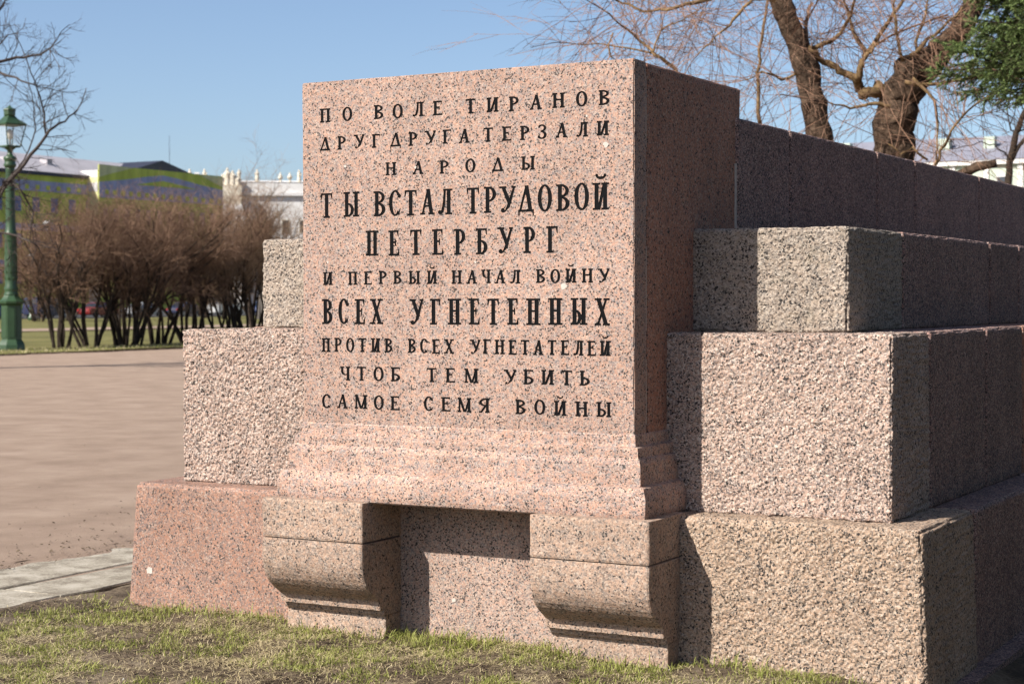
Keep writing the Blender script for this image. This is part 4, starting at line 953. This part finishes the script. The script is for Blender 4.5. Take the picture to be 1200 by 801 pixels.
# ------------------------------------------------------------------ parked cars on the far road
M_TYRE = plain('tyre', (.02, .02, .022), .8); M_RIM = plain('rim', (.4, .41, .43), .35, .8)
M_WIN = plain('car_glass', (.02, .025, .03), .08, spec=.6); M_HEAD = plain('headlight', (.7, .72, .75), .15); M_TAIL = plain('tail_light', (.35, .015, .012), .25)
def car(x, y, col, label, van=False):
    t = empty('parked_car', (x, y, .03), R(90)); tag(t, label, 'car', 'cars parked on the far road')
    cm = plain('car_paint', col, .25, .2, var=.03, spec=.6)
    if not van:
        side = [(-2.15, .32), (-2.2, .62), (-2.1, .86), (-1.55, .95), (-.95, 1.02), (1.0, .99), (1.85, .86), (2.12, .70), (2.15, .40), (2.05, .28), (1.75, .26), (1.65, .5), (1.35, .62), (1.05, .5), (.95, .24), (-.95, .24), (-1.05, .5), (-1.35, .62), (-1.65, .5), (-1.75, .28)]
        cab = [(-1.45, .96), (-.85, 1.42), (-.2, 1.49), (.35, 1.45), (1.05, .98)]; hw, cw = .86, .70
    else:
        side = [(-2.3, .35), (-2.32, 1.1), (-2.2, 1.2), (1.35, 1.18), (2.1, 1.02), (2.3, .8), (2.32, .4), (2.2, .28), (1.85, .26), (1.75, .5), (1.45, .64), (1.15, .5), (1.05, .24), (-1.05, .24), (-1.15, .5), (-1.45, .64), (-1.75, .5), (-1.85, .28)]
        cab = [(-2.25, 1.15), (-2.15, 1.85), (-1.5, 1.95), (.6, 1.93), (1.4, 1.18)]; hw, cw = .92, .82
    m = MB(); m.prism(side, 1, -hw, hw); b = m.build('body', cm, t, bevel=.05)
    m = MB(); n = len(cab)
    m.add([(a, -hw * .97 if i in (0, n-1) else -cw, c) for i, (a, c) in enumerate(cab)] + [(a, hw * .97 if i in (0, n-1) else cw, c) for i, (a, c) in enumerate(cab)], [tuple(range(n)), tuple(range(n, 2*n))[::-1]] + [(i, i+n, (i+1) % n + n, (i+1) % n) for i in range(n)])
    m.build('cabin', cm, t)
    for s in (-1, 1):
        wn = [(cab[0][0] + .28, cab[0][1] + .06), (cab[1][0] + .08, cab[1][1] - .09), (cab[-2][0] - .04, cab[-2][1] - .09), (cab[-1][0] - .25, cab[-1][1] + .06)]
        m = MB(); zz = lambda c: s * (hw * .97 + (cw - hw * .97) * (c - cab[0][1]) / (cab[1][1] - cab[0][1]) + .012)
        m.add([(a, zz(c), c) for a, c in wn] + [(a, zz(c) - s * .03, c) for a, c in wn], [(0, 1, 2, 3), (7, 6, 5, 4), (0, 4, 5, 1), (1, 5, 6, 2), (2, 6, 7, 3), (3, 7, 4, 0)]); m.build('side_window', M_WIN, t)
        for wx in ((-1.35, 1.35) if not van else (-1.45, 1.45)):
            wh = MB().lathe([(.20, -.1), (.31, -.1), (.32, -.06), (.32, .06), (.31, .1), (.20, .1)], 16).build('wheel', M_TYRE, t, True); wh.location = (wx, s * (hw - .08), .31); wh.rotation_euler = (R(90), 0, 0)
            MB().lathe([(.19, -.105), (.21, -.09), (.21, .09), (.19, .105)], 12).build('rim', M_RIM, wh)
        m = MB(); m.box((2.02, s * hw * .72 - .16, .60), (2.16, s * hw * .72 + .16, .74)); m.build('headlight', M_HEAD, t)
        m = MB(); m.box((-2.22, s * hw * .78 - .12, .66), (-2.08, s * hw * .78 + .12, .82)); m.build('tail_light', M_TAIL, t)
    for (i, j) in ((0, 1), (n-1, n-2)):
        a, c = cab[i]; a2, c2 = cab[j]; sx = -1 if i == 0 else 1; m = MB()
        m.add([(a + (a2-a)*u + sx*.012, v * (hw * .85 + (cw - hw * .97) * u), c + (c2-c)*u + .012) for u, v in ((.14, -1), (.14, 1), (.86, 1), (.86, -1))] + [(a + (a2-a)*u - sx*.02, v * (hw * .85 + (cw - hw * .97) * u), c + (c2-c)*u - .02) for u, v in ((.14, -1), (.14, 1), (.86, 1), (.86, -1))], [(0, 1, 2, 3), (7, 6, 5, 4), (0, 4, 5, 1), (1, 5, 6, 2), (2, 6, 7, 3), (3, 7, 4, 0)])
        m.build('windscreen' if sx > 0 else 'rear_window', M_WIN, t)
cars = [(96, (.02, .025, .05), 'navy blue saloon'), (102.5, (.015, .015, .018), 'black saloon'), (109, (.03, .07, .26), 'bright blue saloon'), (115.5, (.03, .04, .10), 'dark blue van'), (122.5, (.22, .02, .018), 'dark red saloon'), (129, (.45, .46, .48), 'silver saloon'), (135.5, (.02, .03, .08), 'indigo blue saloon'), (142, (.7, .71, .72), 'white van'), (149, (.03, .05, .14), 'steel blue saloon'), (155.5, (.05, .05, .055), 'charcoal grey saloon')]
for y, c, lb in cars: car(-113.0 + (hash(lb) % 3) * 0, y, c, lb + ' parked by the kerb beyond the lawn shrubs', 'van' in lb)

# ------------------------------------------------------------------ buildings round the square
def onx(px, py, X):
    u = (px - 600) / FPX; rg = (X - CAM.x) / (FWD.x + RGT.x * u)
    return (CAM.y + FWD.y * rg + RGT.y * u * rg, CAM.z + (HOR - py) / FPX * rg)
def net(name, c, parent=None):
    m, n, l, b = new_mat(name); tc = n.new('ShaderNodeTexCoord'); wv = n.new('ShaderNodeTexNoise'); wv.inputs['Scale'].default_value = .9; wv.inputs['Detail'].default_value = 4
    mp = n.new('ShaderNodeMapping'); mp.inputs['Scale'].default_value = (1, 1, .15); l.new(tc.outputs['Object'], mp.inputs[0]); l.new(mp.outputs[0], wv.inputs['Vector'])
    rp = ramp(n, [(.3, tuple(x * .8 for x in c)), (.7, tuple(x * 1.15 for x in c))]); l.new(wv.outputs['Fac'], rp.inputs[0]); l.new(rp.outputs[0], b.inputs['Base Color']); b.inputs['Roughness'].default_value = .8
    bp = n.new('ShaderNodeBump'); bp.inputs['Distance'].default_value = .25; l.new(wv.outputs['Fac'], bp.inputs['Height']); l.new(bp.outputs[0], b.inputs['Normal'])
    return m
N_GREEN = net('green_netting', (.74, .82, .12)); N_YEL = net('yellow_netting', (.92, .92, .46)); N_PUR = net('violet_print', (.50, .53, .74)); N_WHT = net('white_print', (.66, .65, .66)); N_WIN = net('window_print', (.22, .27, .48))
M_ROOF = plain('pale_metal_roof', (.52, .49, .52), .5, .1, var=.12, scale=.4)
M_DROOF = plain('dark_metal_roof', (.035, .035, .055), .5, var=.2)
M_WHITE = plain('white_stucco', (.92, .90, .88), .8, var=.08, scale=.5); M_CREAM = plain('cream_stone', (.86, .78, .64), .8, var=.15, scale=2)
M_GLZ = plain('window_glass', (.05, .06, .08), .15, spec=.6); M_MINT = plain('mint_stucco', (.58, .66, .55), .8, var=.08, scale=.5); M_LROOF = plain('lilac_grey_roof', (.30, .30, .36), .6, .1, var=.1, scale=.5)
def on_panel(name, pts, X, mat, parent, th=.06):
    """a flat piece of cloth on the plane x = X; pts in (y, z)"""
    m = MB(); m.prism(pts, 0, X - th, X); return m.build(name, mat, parent)
# long wing under printed netting
X1 = -175.0
w1 = empty('netted_wing', (0, 0, 0)); tag(w1, 'long building wing under green scaffold netting with printed violet windows', 'building')
ya, yb = 96.0, 193.0; ze = 20.0
MB().box((X1 - 26, ya, 0), (X1 - .3, yb, ze - .15)).build('wall', M_WHITE, w1)
on_panel('netting', [(ya, .5), (yb - 1.2, .5), (yb - 1.2, ze - .5), (ya, ze - .5)], X1, N_GREEN, w1, .08)
MB().box((X1 - 26.5, ya - .4, ze - .5), (X1 + .25, yb, ze)).build('eaves', M_DROOF, w1)
rf = MB(); zr = 22.9
rf.add([(X1 + .3, ya - .5, ze + .003), (X1 + .3, yb, ze + .003), (X1 - 26.6, yb, ze + .003), (X1 - 26.6, ya - .5, ze + .003), (X1 - 8, ya + 6, zr + .35), (X1 - 8, yb + 14, zr + .35), (X1 - 18, yb + 14, zr + .35), (X1 - 18, ya + 6, zr + .35)], [(0, 1, 5, 4), (1, 2, 6, 5), (2, 3, 7, 6), (3, 0, 4, 7), (4, 5, 6, 7), (0, 3, 2, 1)])
rfo = rf.build('roof', M_ROOF, w1)
for k, y in enumerate((150, 163, 176, 184)): MB().box((X1 - 4.8, y, 21.0), (X1 - 3.4, y + 1.1, 22.1 + .2 * (k % 2))).build('dormer', M_ROOF, rfo)
band = onx(60, 212, X1)[1], onx(60, 224, X1)[1]
on_panel('printed_frieze', [(ya, band[1]), (yb - 1.25, band[1]), (yb - 1.25, band[0]), (ya, band[0])], X1 + .05, N_PUR, w1)
for k in range(46):
    y = ya + 1 + k * 2.08; zc = (band[0] + band[1]) / 2 - .2
    if y < yb - 2.4: on_panel('printed_vent', [(y, zc - .3), (y + .75, zc - .3), (y + .75, zc + .35), (y, zc + .35)], X1 + .09, N_GREEN, w1)
z0, z1 = onx(60, 248, X1)[1], onx(60, 231, X1)[1]
for k in range(26):
    y = yb - 4.6 - k * 3.62
    if y > ya:
        for dz in (0, -5.2, -10.2):
            on_panel('printed_window', [(y, z0 + dz), (y + 1.35, z0 + dz), (y + 1.35, z1 + dz), (y, z1 + dz)], X1 + .06, N_WIN, w1)
for dz in (-3.6, -8.8): on_panel('printed_string', [(ya, z0 + dz + .9), (yb - 1.25, z0 + dz + .9), (yb - 1.25, z0 + dz + 1.9), (ya, z0 + dz + 1.9)], X1 + .04, N_PUR, w1)
# central block with a printed pediment
X2 = -172.83
w2 = empty('netted_pavilion', (0, 0, 0)); tag(w2, 'central block wrapped in netting printed with a green and violet pediment', 'building')
yl, zt1 = onx(117, 191, X2); yr, zt2 = onx(262, 207, X2); zt = (zt1 + zt2) / 2
MB().box((X2 - 30, yl + .2, 0), (X2 - .4, yr - .2, zt - .8)).build('wall', M_WHITE, w2)
on_panel('netting', [(yl, .5), (yr, .5), (yr, zt), (yl, zt)], X2, N_GREEN, w2, .1)
m = MB(); m.box((X1 - 3, yl - .06, 4), (X2 - .11, yl + .02, zt - 1.8)); m.build('side_netting', N_YEL, w2)
m = MB(); m.box((X1 - 3, yl - .10, zt - 3.9), (X2 - .13, yl - .07, zt - 2.6)); m.build('side_print', N_WHT, w2)
def pan(name, px, mat, dx): on_panel(name, [onx(a, b, X2) for a, b in px], X2 + dx, mat, w2)
pan('printed_corner', [(117.3, 191.3), (158, 196), (146, 199), (130, 203), (117.3, 206.5)], N_YEL, .05)
pan('printed_corner', [(234, 204.2), (262, 207.3), (262, 219)], N_YEL, .05)
pan('printed_cornice', [(117.2, 212), (150, 209.5), (172, 206.5), (192, 205), (210, 209), (235, 216), (262, 222.5), (262, 240), (117.2, 230)], N_PUR, .05)
pan('printed_tympanum', [(160, 215.5), (178, 213), (192, 211.5), (205, 214.5), (232, 221.5)], N_GREEN, .10)
for k in range(15):
    a = 124 + k * 9.4; b = 221 + k * .85; pan('printed_window', [(a, b), (a + 4.2, b + .3), (a + 4.2, b + 5.6), (a, b + 5.3)], N_GREEN, .11)
for k in range(11):
    a = 122 + k * 12.6; b = 243 + k * .6; pan('printed_window', [(a, b), (a + 5, b + .2), (a + 5, b + 17), (a, b + 17)], N_WIN, .06)
g0, g1, g2 = onx(160, 197, X2 - 3), onx(192, 187.5, X2 - 3), onx(226, 203, X2 - 3)
m = MB(); m.prism([(g0[0], g0[1] - 2), g0, g1, g2, (g2[0], g2[1] - 2)], 0, X2 - 24, X2 - 3); m.build('gable_roof', M_DROOF, w2)
m = MB(); pa = onx(200, 190, X2 - 8); m.tube([(X2 - 8, pa[0], 18), (X2 - 8, pa[0], 28.2)], [.06, .03], 5); m.build('mast', M_DROOF, w2)
# white palace with parapet figures, its front turned towards the sun
RP = 335.0
w3 = empty('white_palace', ground_at(262, RP), R(36.87)); tag(w3, 'white palace with sculpted figures and vases along its parapet', 'building')
k3 = RP / FPX
zc = 1.55 + (HOR - 212.5) * k3
MB().box((-9.5, 0, 0), (60, 18, zc - 2.6)).build('wall', M_WHITE, w3)
MB().box((-9.8, -.6, zc - 2.6), (60.3, 18.3, zc - 2.0)).build('cornice', M_WHITE, w3)
MB().box((-9.3, -.1, zc - 2.0), (60, 18, zc)).build('attic', M_WHITE, w3)
m = MB(); m.add([(-9.4, -.2, zc + .003), (60.1, -.2, zc + .003), (60.1, 9, zc + .9), (-9.4, 9, zc + .9), (60.1, 18.1, zc + .003), (-9.4, 18.1, zc + .003)], [(0, 1, 2, 3), (3, 2, 4, 5), (0, 3, 5), (1, 4, 2), (0, 5, 4, 1)]); m.build('roof', M_WHITE, w3)
for k in range(17):
    x = .9 + k * 3.4
    for zz, hh in ((3.0, 2.6), (8.2, 4.0), (14.6, 2.6)):
        m = MB(); m.box((x, -.12, zz), (x + 1.6, .1, zz + hh)); wo = m.build('window', M_CREAM, w3)
        m = MB(); m.box((x + .15, -.15, zz + .15), (x + 1.45, .05, zz + hh - .15)); m.build('pane', M_GLZ, wo)
FIG = [(.42, 0), (.46, .25), (.40, .3), (.34, .45), (.40, .7), (.36, 1.2), (.31, 1.6), (.36, 1.95), (.42, 2.3), (.30, 2.5), (.13, 2.58), (.12, 2.66), (.2, 2.76), (.22, 2.9), (.15, 3.04), (.04, 3.1)]
VASE = [(.42, 0), (.44, .3), (.2, .4), (.15, .55), (.3, .75), (.48, 1.1), (.46, 1.4), (.3, 1.6), (.36, 1.7), (.22, 1.95), (.1, 2.1), (.14, 2.3), (.03, 2.5)]
rr = random.Random(3)
for px, kind in ((224, 0), (241, 0), (281, 0), (302, 0), (329, 1), (340, 1), (351, 0)):
    x = (px - 262) * k3; pr = FIG if kind == 0 else VASE
    m = MB(); m.lathe([(r_ * (1 + .14 * rr.uniform(-1, 1)), z * .8) for r_, z in pr], 9, (x, .5, zc - .05))
    if kind == 0: m.tube([(x + .2, .5, zc + 1.85), (x + .45 * rr.choice((-1, 1)), .3, zc + 1.55), (x + .2, .2, zc + 1.2)], [.12, .11, .08], 6)
    m.build('parapet_figure' if kind == 0 else 'parapet_vase', M_CREAM, w3)
gx = (270 - 262) * k3; gp = MB()       # sculpted group over the corner bay
for (dx, h, wd) in ((-1.3, 2.2, .75), (-.4, 3.4, .85), (.6, 2.9, .85), (1.5, 1.9, .75)): gp.lathe([(wd * .9, -.3), (wd, .2), (wd * .8, h * .4), (wd * .9, h * .65), (wd * .45, h * .8), (wd * .25, h * .84), (wd * .33, h * .92), (.05, h)], 9, (gx + dx, -1.2, zc - .8))
gp.box((gx - 2.2, -2.4, zc - 4.4), (gx + 2.3, -.3, zc - .8)); gp.build('sculpture_group', M_CREAM, w3)
MB().box((gx - 2.5, -2.7, 0), (gx + 2.6, -.13, zc - 4.403)).build('corner_bay', M_WHITE, w3)
for px, h in ((231, 1.2), (236, .9)): MB().box(((px - 262) * k3 - .5, 5, zc + .2), ((px - 262) * k3 + .5, 6, zc + .9 + h)).build('chimney', M_WHITE, w3)
# pale green and white house seen beyond the wall
Y4 = 200.0
w4 = empty('mint_house', (0, 0, 0)); tag(w4, 'pale mint and white house glimpsed through twigs above the granite wall', 'building')
zt = 17.3
MB().box((-95, Y4, 0), (10, Y4 + 20, zt)).build('wall', M_MINT, w4)
MB().box((-95.5, Y4 - .5, zt), (10.5, Y4 + 20.5, zt + .55)).build('cornice', M_WHITE, w4)
m = MB(); m.add([(-95.5, Y4 - .6, zt + .553), (10.5, Y4 - .6, zt + .553), (10.5, Y4 + 20.6, zt + .553), (-95.5, Y4 + 20.6, zt + .553), (-88, Y4 + 10, zt + 4.2), (3, Y4 + 10, zt + 4.2)], [(0, 1, 5, 4), (1, 2, 5), (2, 3, 4, 5), (3, 0, 4), (0, 3, 2, 1)]); r4 = m.build('roof', M_LROOF, w4)
for x in (-78, -66, -53.6, -48.2, -42.6, -30, -18): MB().box((x, Y4 + 4.5, zt + 1.2), (x + 1.3, Y4 + 5.8, zt + 3.7)).build('chimney', M_MINT, w4)
for k in range(26):
    x = -93 + k * 3.95
    MB().box((x + 2.5, Y4 - .18, .5), (x + 3.1, Y4 + .1, zt - .003)).build('pilaster', M_WHITE, w4)
    for zz in (3.0, 8.0, 13.0):
        m = MB(); m.box((x, Y4 - .10, zz), (x + 1.75, Y4 + .1, zz + 3.0)); wo = m.build('window', M_WHITE, w4)
        m = MB(); m.box((x + .16, Y4 - .13, zz + .16), (x + 1.59, Y4 + .05, zz + 2.84)); m.build('pane', M_GLZ, wo)
